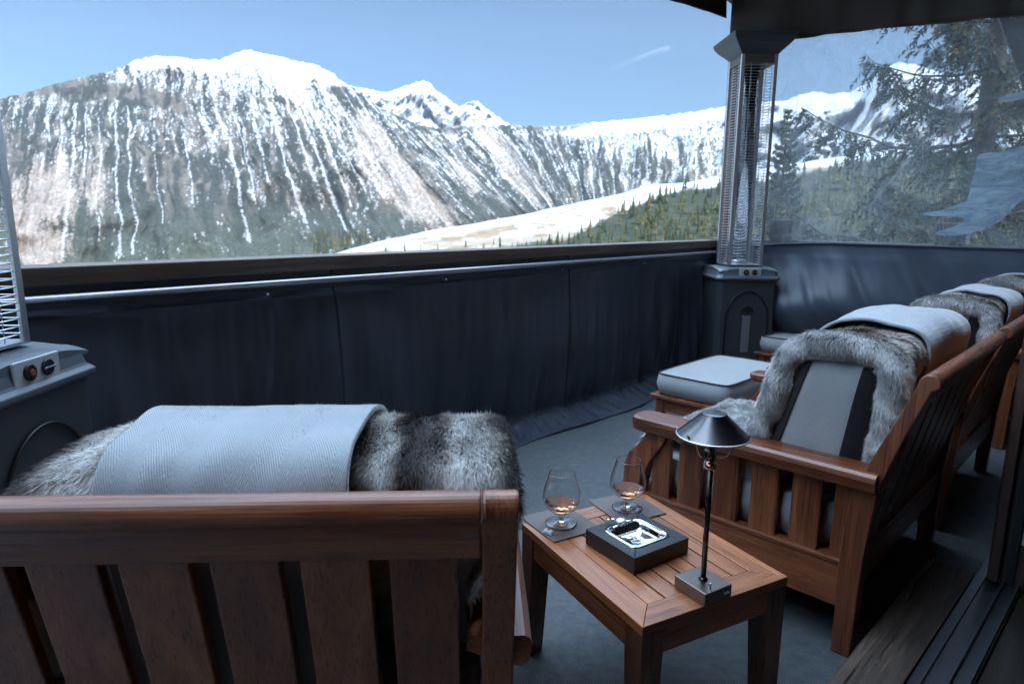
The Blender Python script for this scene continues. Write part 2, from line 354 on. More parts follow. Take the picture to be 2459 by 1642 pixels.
hillc=np.array([(560,650),(700,606),(740,592),(800,572),(860,556),(900,547),(1000,527),(1100,510),(1200,492),(1300,470),(1400,450),(1450,435),(1500,424),(1580,418),(1650,405),(1760,386),(1850,371),(1950,357),(2050,344),(2150,342),(2350,350),(2800,340)],float)
wood_edge=np.array([(560,700),(1050,620),(1110,575),(1200,556),(1300,548),(1350,520),(1400,492),(1450,474),(1500,452),(1560,432),(1650,424),(1760,412),(1850,393),(1950,372),(2050,357),(2150,350),(2800,350)],float)
def hill_dist(SX,Y,YC): return 950-680*np.clip((Y-YC)/(760-YC),0,1)**.75*(1-.0*SX)
def meadow():
    nu=520;nv=170;u=np.linspace(560,2800,nu);yc=np.interp(u,hillc[:,0],hillc[:,1])-(fbm(u/60,u*0+3,3)-.5)*5
    t=np.linspace(0,1,nv)[None,:];YC=yc[:,None];Y=YC+(760-YC)*t;U=u[:,None]+0*t
    n=fbm(U/40,Y/9,4);n2=fbm(U/160+Y/40,Y/22,3);n3=fbm(U/14,Y/4,3)
    grass=ss(.50,.58,n2*.6+n*.4)*ss(12,30,Y-YC)+ss(.56,.66,n)*ss(3,8,Y-YC)*.7
    road=np.exp(-((Y-(YC+20+10*np.sin(U/80)))/1.6)**2)*(U<1400)
    grass=np.clip(grass*.8+road,0,1)
    we=np.interp(U,wood_edge[:,0],wood_edge[:,1]); fo=ss(-2,8,Y-we+(n3-.5)*14)
    col=np.array([.50,.50,.505])+(np.array([.25,.18,.11])*(.7+.6*n3[...,None])-np.array([.50,.50,.505]))*grass[...,None]
    fc=np.array([.035,.04,.022])*(.5+n3[...,None]); col=col+(fc-col)*fo[...,None]  # ground under the woods painted dark for the shade between trees
    P=place(U,Y,hill_dist(U,Y,YC)+(n-.5)*20)
    back=np.stack([P[:,0,0]*1.2,P[:,0,1]*1.2,P[:,0,2]-120],-1)[:,None,:]
    P=np.concatenate([back,P],1);col=np.concatenate([col[:,:1],col],1)
    tag(mesh_np('snowy_meadow_hill',P.reshape(-1,3),grid_faces(nu,nv+1)[:,::-1],vcol('meadow_cover',.95,amount=.2,scale=.3),col=col.reshape(-1,3)),kind='structure')
meadow()
def conifers(name,spots,mat,seed,kind=None):
    """a conifer per spot (x,y,z,height,width,colour): tiers of ragged drooping blades round a stem"""
    r=np.random.default_rng(seed); V=[];C=[];F=[];b=0
    T=7;K=9
    for (x,y,z,h,wd,cc) in spots:
        hh=[];
        for ti in range(T):
            f=ti/T; zr=z+h*(.08+.9*f); rad=wd*.5*(1-f)**.85*(.75+.5*r.random())
            a0=r.random()*6.28
            for k in range(K):
                a=a0+6.283*k/K+r.normal()*.15; rl=rad*(.6+.6*r.random()); da=.36
                tip=(x+rl*math.cos(a),y+rl*math.sin(a),zr-h*.05*(1+r.random()))
                l=(x+.5*rl*math.cos(a-da*1.3),y+.5*rl*math.sin(a-da*1.3),zr-h*.015)
                rg=(x+.5*rl*math.cos(a+da*1.3),y+.5*rl*math.sin(a+da*1.3),zr-h*.015)
                top=(x,y,zr+h*.16)
                V+= [tip,l,top,rg]; F.append((b,b+1,b+2,b+3)); b+=4
                s=.6+.8*r.random(); C+=[tuple(q*s for q in cc)]*4
    return mesh_np(name,np.array(V),np.array(F),mat,smooth=False,col=np.array(C))
M_con=vcol('conifer_needles',.9,amount=.3,scale=.8)
def woodland():
    r=np.random.default_rng(11); spots=[];n=0
    while len(spots)<2600:
        sx=r.uniform(1040,2700); sy=r.uniform(345,720)
        we=np.interp(sx,wood_edge[:,0],wood_edge[:,1]); yc=np.interp(sx,hillc[:,0],hillc[:,1])
        if sy<we+r.normal()*3+3: continue
        if sx<1320 and r.random()<.35: continue
        if sx<1660 and sy>640: continue
        d=float(hill_dist(sx,sy,yc)); p=place(sx,sy,d)
        h=r.uniform(7,22)*(.5+.6*r.random()); 
        yel=r.random()
        cc=((.07,.085,.055) if yel<.6 else (.12,.125,.06)) if sx>1750 else ((.05,.065,.03) if yel<.45 else ((.10,.105,.045) if yel<.9 else (.16,.13,.06)))
        spots.append((p[0],p[1],p[2]-.6,h,h*r.uniform(.42,.62),cc))
    o=conifers('conifer_wood',spots,M_con,3); tag(o,'dense mass of dark and yellow green conifers on the hillside beyond the terrace','conifer wood',kind='stuff')
    # far valley forest at the foot of the big mountain
    spots=[]
    for i in range(900):
        sx=r.uniform(720,1120); sy=r.uniform(545,640); yc=np.interp(sx,hillc[:,0],hillc[:,1])
        if sy>yc-2: continue
        d=1250+r.uniform(0,250); p=place(sx,sy,d); h=r.uniform(14,26)
        spots.append((p[0],p[1],p[2],h,h*.4,(.07,.085,.05) if r.random()<.7 else (.16,.13,.06)))
    o=conifers('valley_forest',spots,M_con,4); tag(o,'hazy conifer forest at the foot of the big mountain','forest',kind='stuff')
woodland()
# single larches and spruces standing on the open snow of the meadow
for i,(sx,sy,hp,cc) in enumerate([(722,596,26,(.20,.13,.04)),(885,584,26,(.14,.13,.04)),(928,580,30,(.13,.14,.05)),(1068,566,20,(.06,.08,.04)),(1004,573,16,(.15,.12,.05)),(965,578,18,(.12,.12,.05)),(1132,560,14,(.05,.07,.04)),(1395,450,14,(.05,.07,.04)),(1592,430,16,(.04,.06,.04)),(1566,438,22,(.04,.06,.04))]):
    yc=float(np.interp(sx,hillc[:,0],hillc[:,1])); d=float(hill_dist(sx,sy,yc)); p=place(sx,sy,d); h=hp*d/1490
    lab=['orange larch at the left foot of the snowy meadow','yellow larch just above the rail left of the meadow','taller yellow green larch above the rail beside the slim one','small dark spruce at the lower meadow edge above the rail','low brownish larch between the spruces on the snow','short yellow larch right of the tall larch pair','tiny dark spruce at the start of the wooded slope','lone dark spruce on the skyline of the snowy meadow','small dark spruce at the snowy top of the woods','dark spruce standing above the wood beside the heater'][i]
    e=empty('larch_tree' if cc[0]>.1 else 'spruce_tree',(p[0],p[1],p[2]-.5))
    tag(e,lab,'tree','single trees on the snowy meadow')
    c=conifers('crown',[(0,0,0,h,h*.45,cc)],M_con,40+i); c.parent=e
    MB().tube([(0,0,-.5),(0,0,h*.5)],[h*.02,h*.008],6).build('trunk',plain('bark_far',(.08,.06,.045),.9) if i==0 else bpy.data.materials['bark_far'],e)
def ground():
    n=96;rad=np.array([2.5,6,12,25,60,120,300,700,2000,6000,30000.]);zz=np.array([-2.6,-3.2,-4.5,-7.5,-16,-32,-90,-200,-230,-240,-260.])
    a=np.linspace(0,2*math.pi,n);V=np.stack([rad[None,:]*np.sin(a)[:,None],3+rad[None,:]*np.cos(a)[:,None],zz[None,:]+0*a[:,None]],-1)
    V[...,2]+=(fbm(V[...,0]/8+50,V[...,1]/8+50,3)-.5)*np.clip(rad/20,0,3)[None,:]
    t=NT('valley_ground');nz=t.noise(t.coord(),.05,6,.6);t.set(Base_Color=t.ramp(nz,[(.42,(.6,.61,.63)),(.55,(.12,.12,.07)),(.7,(.05,.06,.035))]),Roughness=.95)
    tag(mesh_np('ground',V.reshape(-1,3),grid_faces(n,len(rad)),t.m),kind='structure')
ground()
def contrail():
    t=NT('ice_cloud');n=t.noise(t.coord('Generated',(14,3,1)),3,5,.6);e=t.node('ShaderNodeTexGradient')
    c=t.coord('UV');s=t.node('ShaderNodeSeparateXYZ');t.link(c,s.inputs[0])
    v=t.math('MULTIPLY',t.math('SUBTRACT',1,s.outputs[1]),s.outputs[1]);al=t.math('MULTIPLY',t.math('MULTIPLY',v,1.1),t.math('MULTIPLY',s.outputs[0],n))
    t.set(Base_Color=(.9,.9,.9),Roughness=1,Alpha=al)
    x=np.linspace(0,1,30);sx=1338+197*x;sy=196-84*x-8*np.sin(x*3)
    V=[];UV=[]
    for i in range(30):
        for j,q in enumerate((-1,0,1)):
            V.append(place(sx[i]+q*2,sy[i]+q*(5+3*x[i]),9000+ (120 if q else 0)));UV.append((x[i]**1.5,(q+1)/2))
    tag(mesh_np('thin_cloud',np.array(V),grid_faces(30,3),t.m,uv=np.array(UV)),kind='structure')
contrail()

# ================================================================ TERRACE
DV=Vector((.71,-.704,0)).normalized(); NV=Vector((.704,.71,0)).normalized()
RZ=math.atan2(DV.y,DV.x)      # frame of the terrace: x = towards the house, y = along it
# floor carpet
def floor():
    n=150;xs=np.linspace(-4.2,4.2,n);ys=np.linspace(-1.5,8.5,n)
    X,Y=np.meshgrid(xs,ys,indexing='ij')
    # keep in terrace frame centred on bench line
    Z=.009*(fbm(X*1.2+5,Y*3+X*1.5,3)-.5)*2+.007*np.sin((X*.8+Y*.6)*9+fbm(X,Y,2)*6)*ss(0,1,Y-1.2)
    t=NT('outdoor_carpet');v=t.coord('Object');
    a=t.node('ShaderNodeTexWave',bands_direction='X');a.inputs['Scale'].default_value=55;t.link(t.coord('Object',(1,1,1),(0,0,.75)),a.inputs[0])
    b=t.node('ShaderNodeTexWave',bands_direction='Y');b.inputs['Scale'].default_value=55;t.link(t.coord('Object',(1,1,1),(0,0,.75)),b.inputs[0])
    h=t.math('MULTIPLY',a.outputs[1],b.outputs[1]);n1=t.noise(v,260,2);n2=t.noise(v,1.3,4)
    c=t.mix(h,(.07,.08,.088),(.21,.235,.25));c=t.mix(t.ramp(n2,[(.35,(0,)*3),(.7,(.6,)*3)]),c,(.085,.098,.105));n4=t.noise(v,28,5,.75);c=t.mix(1.0,c,t.ramp(n4,[(.35,(.72,)*3),(.65,(1.15,)*3)]),'MULTIPLY')
    t.set(Base_Color=c,Roughness=.8,Specular_IOR_Level=.3,Sheen_Weight=.2);t.bump(t.math('ADD',h,n1),.35,.002)
    V=np.stack([X,Y,Z],-1).reshape(-1,3)
    # clip to the terrace side of the sill
    o=mesh_np('terrace_floor',V,grid_faces(n,n),t.m);o['kind']='structure'
    MB().box(-4.3,4.3,-1.6,8.6,-.3,-.02).build('terrace_slab',plain('slab_concrete',(.2,.2,.2),.9))['kind']='structure'
floor()
CORN=Vector((1.63,5.33,0)); WD=Vector((.676,.737,0)).normalized(); WN=Vector((-.737,.676,0)).normalized()
def wood_dark(axis): return wood('weathered_beam_'+axis,axis,dark=(.06,.04,.03),mid=(.12,.08,.06),light=(.19,.13,.10),rough=.6)
WDX=wood_dark('x')
def tarp(name,foldfreq,diag):
    t=NT(name);v=t.coord('Object');n=t.noise(v,3,4,.6);n2=t.noise(v,400,2)
    t.set(Base_Color=t.mix(n,(.045,.055,.078),(.085,.10,.135)),Roughness=t.ramp(n,[(.3,(.34,)*3),(.7,(.5,)*3)]),Specular_IOR_Level=.55);t.bump(n2,.15,.0008);return t.m
M_tarp=tarp('navy_vinyl_tarp',0,0)
def solidify(o,th): m=o.modifiers.new('thickness','SOLIDIFY');m.thickness=th;m.offset=0;return o
def front_wall():
    rz=math.atan2(WD.y,WD.x); L=5.1; base=CORN-WD*L       # local x along the wall, y outwards, z up
    root=empty('tarp_wall',base,rz); tag(root,'long dark vinyl windbreak below the mountain view with timber cap and metal rod','windbreak wall')
    nx=420;nz=70;x=np.linspace(0,L,nx);z=np.linspace(.012,1.0,nz);X,Z=np.meshgrid(x,z,indexing='ij')
    q=1-Z; f=fbm(X*3.2,Z*.35,3,.6); f2=fbm(X*9+3,Z*.9+X,3)
    D=(f-.5)*.20*(.25+q)+(f2-.5)*.12*(.3+.7*q)-.05*np.sin(math.pi*np.clip(q,0,1))*(fbm(X*.8,Z*1.2,2)) - .03
    D=D-.10*np.clip((.1-Z)/.1,0,1)**2
    D=D*(1-ss(.86,.95,Z))-.025*ss(.86,.95,Z)
    V=np.stack([X,-D*0+D,Z],-1)
    o=mesh_np('tarp_sheet',V.reshape(-1,3),grid_faces(nx,nz),M_tarp,root)
    # seam hem near the top
    MB().box(0,L,-.047,-.040,.885,.897).build('hem',M_tarp,root)
    MB().box(-.02,L-.03,-.05,.09,.99,1.05).build('timber_cap',WDX,root,bevel=.006)
    MB().tube([(0,-.075,.955),(L-.06,-.075,.955)],.013,14).build('metal_rod',plain('satin_aluminium',(.48,.46,.49),.38,1),root,smooth=True)
    MB().box(0,L-.05,-.072,-.05,.925,.947).build('rod_channel',M_heatdark,root)
    for xs_ in (1.55,3.15):
        k=int(xs_/L*(nx-1));MB().tube([(xs_,V[k,j,1]-.003,V[k,j,2]) for j in range(0,nz,3)],.0035,6).build('seam',M_tarp,root,smooth=True)
    for i in range(5):
        MB().tube([(.35+i*.9,-.062,.915),(.35+i*.9,-.046,.915)],.006,10).build('snap',M_steel,root)
    # skirt lying on the floor
    nx=300;ny=26;x=np.linspace(0,L,nx);y=np.linspace(0,1,ny);X,Yq=np.meshgrid(x,y,indexing='ij')
    wd=.10+.10*ss(1.0,2.6,X)+.03*np.sin(X*4)
    wr=np.sin(X*62+Yq*3+fbm(X*6,Yq,2)*9)
    Zs=.010+.045*(1-Yq)**2+ (.010*wr+.02*(fbm(X*8,Yq*2,3)-.4))*np.sin(math.pi*np.clip(Yq*.9+.1,0,1))
    Zs=np.where(Yq>.92,.011,Zs)
    V=np.stack([X,-.02-Yq*wd,np.maximum(Zs,.009)],-1)
    solidify(mesh_np('floor_skirt',V.reshape(-1,3),grid_faces(nx,ny),M_tarp,root),.003)
    for k in range(4):
        xx=.55+k*1.15
    return root
front_wall()
def right_wall():
    root=empty('side_tarp_wall',CORN,RZ); tag(root,'dark blue vinyl windbreak at the right with soft slanting folds','windbreak wall')
    L=3.6;nx=300;nz=70;x=np.linspace(.02,L,nx);z=np.linspace(.012,1.0,nz);X,Z=np.meshgrid(x,z,indexing='ij')
    top=1.0+.05*ss(0,.9,X); Zr=Z*top; q=1-Z
    s=X+ (Z-1)*.55
    f=fbm(s*4.2,Z*.6+s*.2,3,.55); D=(f-.5)*.13*(.15+q)*1.2+(fbm(s*9,Z*1.4,2)-.5)*.075*(.3+q)
    D=D-.20*np.exp(-(((X-.75)/.5)**2+((Z-.55)/.22)**2))+.07*np.exp(-(((X-1.0)/.6)**2+((Z-.32)/.16)**2))
    D=D*np.clip((1-Z)*9+.1,0,1)
    V=np.stack([X,D,Zr],-1)
    mesh_np('tarp_sheet',V.reshape(-1,3),grid_faces(nx,nz)[:,::-1],M_tarp,root)
    V=np.stack([x,x*0-.012,1.0+.05*ss(0,.9,x)],-1)
    MB().tube([tuple(p) for p in V[::15]],.007,8).build('hem',M_tarp,root,smooth=True)
    # clear vinyl window above
    w_=empty('clear_vinyl_window',CORN,RZ);tag(w_,'clear scratched vinyl sheet between the side windbreak and the awning valance','clear vinyl window')
    nx=160;nz=70;X,Z=np.meshgrid(np.linspace(.02,L,nx),np.linspace(0,1,nz),indexing='ij')
    zb=1.0+.05*ss(0,.9,X);Zr=zb+(2.6-zb)*Z;D=.01+.02*(fbm(X*2,Zr*1.4,3)-.5)*np.sin(math.pi*Z)
    mesh_np('film',np.stack([X,D,Zr],-1).reshape(-1,3),grid_faces(nx,nz),M_film,w_)
    # pale translucent patches on the vinyl, traced in the sheet's own plane (metres)
    def P(px,py):
        d=fw+rr*((px*1.04727-1229.5)/1560)-uu*((py*1.04727-821)/1560); t=((CORN-Vector((0,0,CAMZ))).dot(NV))/d.dot(NV); p=Vector((0,0,CAMZ))+d*t-CORN; return (p.dot(DV),p.z)
    t=NT('translucent_patch');v=t.coord('Object');n=t.noise(v,9,5,.6,1.5)
    tr=t.node('ShaderNodeBsdfTransparent');tr.inputs[0].default_value=(.8,.88,.95,1)
    t.set(Base_Color=t.ramp(n,[(.3,(.5,.62,.72)),(.7,(.8,.87,.9))]),Roughness=.12,Specular_IOR_Level=.8);t.bump(n,1.0,.05)
    mx=t.node('ShaderNodeMixShader');t.link(t.ramp(t.noise(t.coord('Object',(1,1,3)),3,5,.65,2),[(.35,(.18,)*3),(.62,(.62,)*3)]),mx.inputs[0]);tl=t.node('ShaderNodeBsdfTranslucent');tl.inputs[0].default_value=(.8,.9,.97,1);m0=t.node('ShaderNodeMixShader');m0.inputs[0].default_value=.5;t.link(t.b.outputs[0],m0.inputs[1]);t.link(tl.outputs[0],m0.inputs[2]);t.link(tr.outputs[0],mx.inputs[1]);t.link(m0.outputs[0],mx.inputs[2]);t.link(mx.outputs[0],t.out.inputs[0])
    import bmesh
    def patch(name,outline,parent):
        bm=bmesh.new();pts=[P(*p) for p in outline]
        # smooth outline (Chaikin)
        for _ in range(3):
            q=[]
            for i in range(len(pts)):
                a=pts[i];b=pts[(i+1)%len(pts)];q+=[(a[0]*.75+b[0]*.25,a[1]*.75+b[1]*.25),(a[0]*.25+b[0]*.75,a[1]*.25+b[1]*.75)]
            pts=q
        n=len(pts);cxm=sum(p[0] for p in pts)/n
        fr=[bm.verts.new((p[0],-.024,p[1])) for p in pts];bk=[bm.verts.new((p[0],-.004,p[1])) for p in pts]
        bm.faces.new(fr);bm.faces.new(bk[::-1])
        for i in range(n):j=(i+1)%n;bm.faces.new((fr[j],fr[i],bk[i],bk[j]))
        bmesh.ops.triangulate(bm,faces=[f for f in bm.faces if len(f.verts)>4]);me=bpy.data.meshes.new(name);bm.to_mesh(me);bm.free();me.materials.append(t.m)
        o=bpy.data.objects.new(name,me);COL.objects.link(o);o.parent=parent
        b=o.modifiers.new('bevel','BEVEL');b.width=.007;b.segments=2;b.limit_method='ANGLE';b.angle_limit=R(40)
        return o
    patch('vinyl_patch',[(2420,300),(2400,320),(2345,336),(2300,350),(2245,352),(2238,375),(2244,392),(2232,410),(2226,430),(2228,455),(2218,466),(2180,480),(2130,487),(2112,491),(2140,497),(2190,493),(2235,493),(2236,500),(2190,520),(2140,534),(2160,541),(2210,540),(2260,525),(2300,505),(2330,470),(2348,455),(2420,450)],w_)
    patch('vinyl_patch',[(2420,205),(2365,208),(2330,215),(2300,222),(2285,233),(2310,236),(2350,228),(2420,228)],w_)
    return root
right_wall()
def awning():
    root=empty('awning',CORN,RZ);tag(root,'dark brown fabric awning over the terrace with hanging valances','awning')
    t=NT('brown_awning_fabric');v=t.coord('Object');n=t.noise(v,3,4);wv=t.noise(v,500,2)
    t.set(Base_Color=t.mix(n,(.05,.042,.038),(.085,.07,.062)),Roughness=.85,Specular_IOR_Level=.2);t.bump(wv,.3,.001);M=t.m
    # canopy: local x towards the house, y = outwards(+)/ along(-)
    nx=60;X,Y=np.meshgrid(np.linspace(-.12,4.2,nx),np.linspace(.5,-.9,nx),indexing='ij')
    Z=2.95+.12*X-.03*np.sin(Y*5)**2
    solidify(mesh_np('canopy',np.stack([X,Y,Z],-1).reshape(-1,3),grid_faces(nx,nx),M,root),.01)
    # side valance
    nx=260;nz=14;x=np.linspace(.04,3.9,nx);X,K=np.meshgrid(x,np.linspace(0,1,nz),indexing='ij')
    zb=2.475-.062*(X-.4)+.012*np.sin(X*2.2);zt=2.95+.12*X
    D=-.03+(.016*np.sin(X*19+fbm(X*2,X*0,2)*8)+.03*(fbm(X*5,K*.5,3)-.5))*(.4+.6*K)*(.35+.65*ss(.05,.5,X))
    V=np.stack([X,D,zt+(zb-zt)*K],-1)
    solidify(mesh_np('valance',V.reshape(-1,3),grid_faces(nx,nz),M,root),.004)
    MB().tube([tuple(V[i,-1]) for i in range(0,nx,6)],.006,8).build('valance_hem',M,root,smooth=True)
    # front valance running above the long rail
    rz=math.atan2(WD.y,WD.x)-RZ
    nx=300;x=np.linspace(.055,7.5,nx);X,K=np.meshgrid(x,np.linspace(0,1,nz),indexing='ij')
    zb=2.715-.085*np.minimum(X,3)+.006*np.sin(X*3);zt=2.96
    D=(.02*np.sin(X*17)+.02*(fbm(X*5,K,2)-.5))*K
    c,s=math.cos(rz),math.sin(rz)
    lx=-X*c-D*(-s)*0; ly=-X*s+D
    solidify(mesh_np('valance',np.stack([lx,ly,zt+(zb-zt)*K],-1).reshape(-1,3),grid_faces(nx,nz),M,root),.004)
    return root
awning()
# corner post carrying the awning
p=empty('awning_post',CORN+Vector((.07,-.03,0)));tag(p,'brown metal corner post rising behind the far patio heater','post')
MB().box(-.04,.04,-.04,.04,.0,2.98,Matrix.Rotation(RZ,4,'Z')).build('shaft',plain('brown_painted_metal',(.16,.09,.06),.35,.6,noise=.15),p,bevel=.008)
MB().box(-.07,.07,-.07,.07,.0,.012,Matrix.Rotation(RZ,4,'Z')).build('foot_plate',M_heatdark,p)
# outside railing seen through the vinyl
def outside_rail():
    root=empty('timber_railing',CORN+NV*.16,RZ);tag(root,'weathered timber railing with square posts seen through the clear vinyl','railing')
    MB().box(-.1,3.9,-.03,.06,.985,1.06).build('top_rail',WDX,root,bevel=.006)
    for x in (.49,1.60,2.75): MB().box(x-.085,x+.085,-.05,.10,-.3,1.215 if x<1 else 1.20).build('post',WDX,root,bevel=.008)
outside_rail()
# ---------------- house
SO=Vector((.773,1.42,0));SA=Vector((.722,.692,0)).normalized();SC=Vector((.692,-.722,0)).normalized();SRZ=math.atan2(SA.y,SA.x)
def house():
    # local x along the opening, local -y towards the interior
    e=empty('door_sill',SO,SRZ);tag(e,'worn dark oak threshold plank with grey metal sliding track at the doorway','threshold')
    old=wood('old_oak','x',dark=(.012,.009,.007),mid=(.075,.052,.04),light=(.19,.14,.11),rough=.55,sc_=1.3)
    n=400;m_=60;X,Y=np.meshgrid(np.linspace(-3.2,.9,n),np.linspace(0,-.135,m_),indexing='ij')
    g=fbm(X*2.2+fbm(X*1.5,Y*9,3)*.6,Y*70+fbm(X*2,Y*8,3)*9,3);Z=.08-.004*ss(.55,.75,g)-.012*np.exp(-((Y+0)/.006)**2)
    mesh_np('plank',np.stack([X,Y,Z],-1).reshape(-1,3),grid_faces(n,m_)[:,::-1],old,e)
    MB().box(-3.2,.9,-.135,0,.0,.066).build('plank_edge',old,e)
    tr=plain('oxidised_aluminium',(.16,.17,.19),.38,.85)
    MB().box(-3.2,1.2,-.255,-.137,0,.07).box(-3.2,1.2,-.165,-.159,.07,.082).box(-3.2,1.2,-.215,-.208,.07,.088).box(-3.2,1.2,-.252,-.246,.07,.088).build('track',tr,e)
    e=empty('sliding_door',SO,SRZ);tag(e,'dark brown sliding door edge with steel strike plate at the right border','door')
    dk=wood('dark_stained_frame','z',dark=(.025,.012,.009),mid=(.06,.026,.017),light=(.11,.05,.03),rough=.45)
    MB().box(.90,1.03,-.262,-.165,.03,2.35).build('jamb',dk,e,bevel=.004)
    MB().box(.86,.905,-.20,-.172,.09,2.3).build('stile',dk,e,bevel=.003)
    MB().box(.88,.899,-.236,-.214,.09,2.3).build('guide_channel',M_black,e)
    sp=MB().box(.893,.8985,-.259,-.239,.22,.46).build('strike_plate',M_steel,e,bevel=.002)
    for z in (.27,.34,.41): MB().tube([(.8925,-.249,z),(.8935,-.249,z)],.003,8).build('screw',M_black,sp)
    MB().tube([(.872,-.178,.088),(.872,-.176,.1),(.885,-.17,.088)],.004,6).build('brush_seal',M_paper,e)
    e=empty('chalet',SO,SRZ);tag(e,'dark timber chalet wall and doorway framing the view from inside','house')
    wl=wood('chalet_boards','x',dark=(.03,.018,.012),mid=(.07,.042,.028),light=(.12,.075,.05),rough=.6)
    w_=MB()
    for k in range(32): w_.box(1.03,6.5,-.42,-.18+.004*(k%2),.0+k*.235,.0+(k+1)*.235-.006)
    w_.build('wall',wl,e,bevel=.004)
    MB().box(-3.2,1.03,-.42,-.18,2.35,7.5).build('lintel',wl,e)
    MB().box(-11,-3.2,-.42,-.18,0,7.5).build('wall',wl,e)  # unseen wall height and left run added to keep sun off the terrace
    fl=wood('parquet','x',dark=(.012,.009,.007),mid=(.022,.015,.011),light=(.035,.024,.018),rough=.35)
    MB().box(-11,6.5,-3,-.26,-.05,.065).build('floor_boards',fl,e)
    iw=plain('interior_plaster',(.24,.205,.18),.9)
    MB().box(-11,6.5,-3.1,-3,0,7.5).build('back_wall',iw,e);MB().box(-11,-10.9,-3,-.42,.065,7.5).build('side_wall',iw,e);MB().box(6.4,6.5,-3,-.42,.065,7.5).build('side_wall',iw,e)
    MB().box(-11,6.5,-3,-.42,2.6,2.7).build('ceiling',iw,e)
    MB().box(-11.3,6.8,-5.4,.25,7.53,7.75).build('roof',wl,e)
house()
# ---------------- bench
def post_x(z):   # rear edge of the raked post
    return float(np.interp(z,[0,.3,.5,.62,.72,.84],[.716,.722,.738,.772,.806,.848]))
W=1.0
def make_bench():
    root=empty('garden_bench')
    for side in (0,1):
        y0=.03 if side==0 else W-.03-.05; y1=y0+.05; yf=(lambda y:y) if side==0 else (lambda y:W-y)
        # raked rear post
        zs=[0,.15,.3,.42,.5,.56,.62,.68,.74,.79]; P=[(post_x(z)-.0,z) for z in zs]
        th=[.05,.054,.06,.062,.058,.05,.044,.04,.037,.036]
        Q=[(post_x(z)-t,z) for z,t in zip(zs,th)]
        cx,cz=.824,.810;rad=.0235
        head=[(cx+rad*math.cos(a),cz+rad*math.sin(a)) for a in np.linspace(-.35,math.pi*.92,14)]
        MB().prism(P+head+Q[::-1],y0,y1).build('rear_post',WZ,root,bevel=.004)
        # swept front leg
        out=[(-.055,0),(-.062,.18),(-.068,.30),(-.066,.36),(-.045,.405),(-.015,.437),(.012,.47),(.030,.515)]
        inn=[(.105,.515),(.092,.47),(.066,.43),(.042,.395),(.025,.35),(.012,.28),(.004,.18),(0,0)]
        MB().prism(out+inn,y0,y1).build('front_leg',WZ,root,bevel=.005)
        # arm: cross-section lofted from the rounded front tip to the moulded tail
        sec=[(.000,.532),(.003,.545),(.012,.5515),(.098,.552),(.105,.546),(.105,.528),(.085,.519),(.052,.514),(.040,.509),(.030,.500),(.018,.497),(.006,.505)]
        st=[(-.03,.35),(-.027,.62),(-.018,.84),(-.004,.96),(.015,1),(.2,1),(.5,1),(.70,1),(.738,1)]
        V=[];n=len(sec)
        for x,k in st:
            for (y,z) in sec:
                yy=.052+(y-.052)*k; zz=.53+(z-.53)*(.55+.45*k); zz+= .012*ss(.0,-.03,x) if False else 0
                V.append((x,yf(yy),zz))
        F=[]
        for i in range(len(st)-1):
            for k in range(n): j=(k+1)%n; F.append((i*n+k,i*n+j,(i+1)*n+j,(i+1)*n+k))
        F+= [tuple(range(n)),tuple(range((len(st)-1)*n,len(st)*n))]
        MB().add(V,F).build('armrest',WX,root,bevel=.003)
        # side rail and slats
        MB().box(.0,.672,yf(.037),yf(.073),.135,.268).build('side_rail',WX,root,bevel=.004)
        MB().box(-.01,.672,yf(.033),yf(.077),.262,.276).build('side_rail_lip',WX,root,bevel=.003)
        for x in (.045,.143,.268,.391,.513,.630):
            MB().box(x,x+(.068 if x<.1 else (.083 if x<.6 else .045)),yf(.046),yf(.064),.27,.52).build('side_slat',WZ,root,bevel=.004)
    # crest rail: rolled top running over into a flat board
    c=[(cx+rad*math.cos(a),cz+rad*math.sin(a)) for a in np.linspace(-1.15,math.pi*1.02,22)]
    sec=c+[(cx-.034,cz-.02),(cx-.045,cz-.060),(cx-.052,cz-.092),(cx-.030,cz-.094),(cx-.024,cz-.07),(cx-.013,cz-.044),(cx-.004,cz-.030)]
    MB().prism(sec,.082,W-.082).build('crest_rail',WY,root,bevel=.003)
    # back slats follow the rake
    yy=W-.03-.058
    ys=[yy-.028-.100-.128*k for k in range(7)]
    for y in ys:
        a=max(y,.085);b=y+.10
        if b-a<.02: continue
        zs=[.25,.4,.5,.6,.72];sx_=lambda z:.700+.225*(z-.25);fr=[(sx_(z)-.036,z) for z in zs];bk=[(sx_(z)-.016,z) for z in zs]
        MB().prism(bk+fr[::-1],a,b).build('back_slat',WZ,root,bevel=.003)
    MB().prism([(post_x(.27)-.052,.20),(post_x(.27)-.012,.20),(post_x(.3)-.012,.30),(post_x(.3)-.052,.30)],.08,W-.08).build('lower_back_rail',WY,root,bevel=.003)
    MB().box(-.03,.0,.08,W-.08,.16,.27).build('front_rail',WY,root,bevel=.004)
    MB().box(.0,.68,.08,W-.08,.25,.268).build('seat_board',WX,root)
    return root
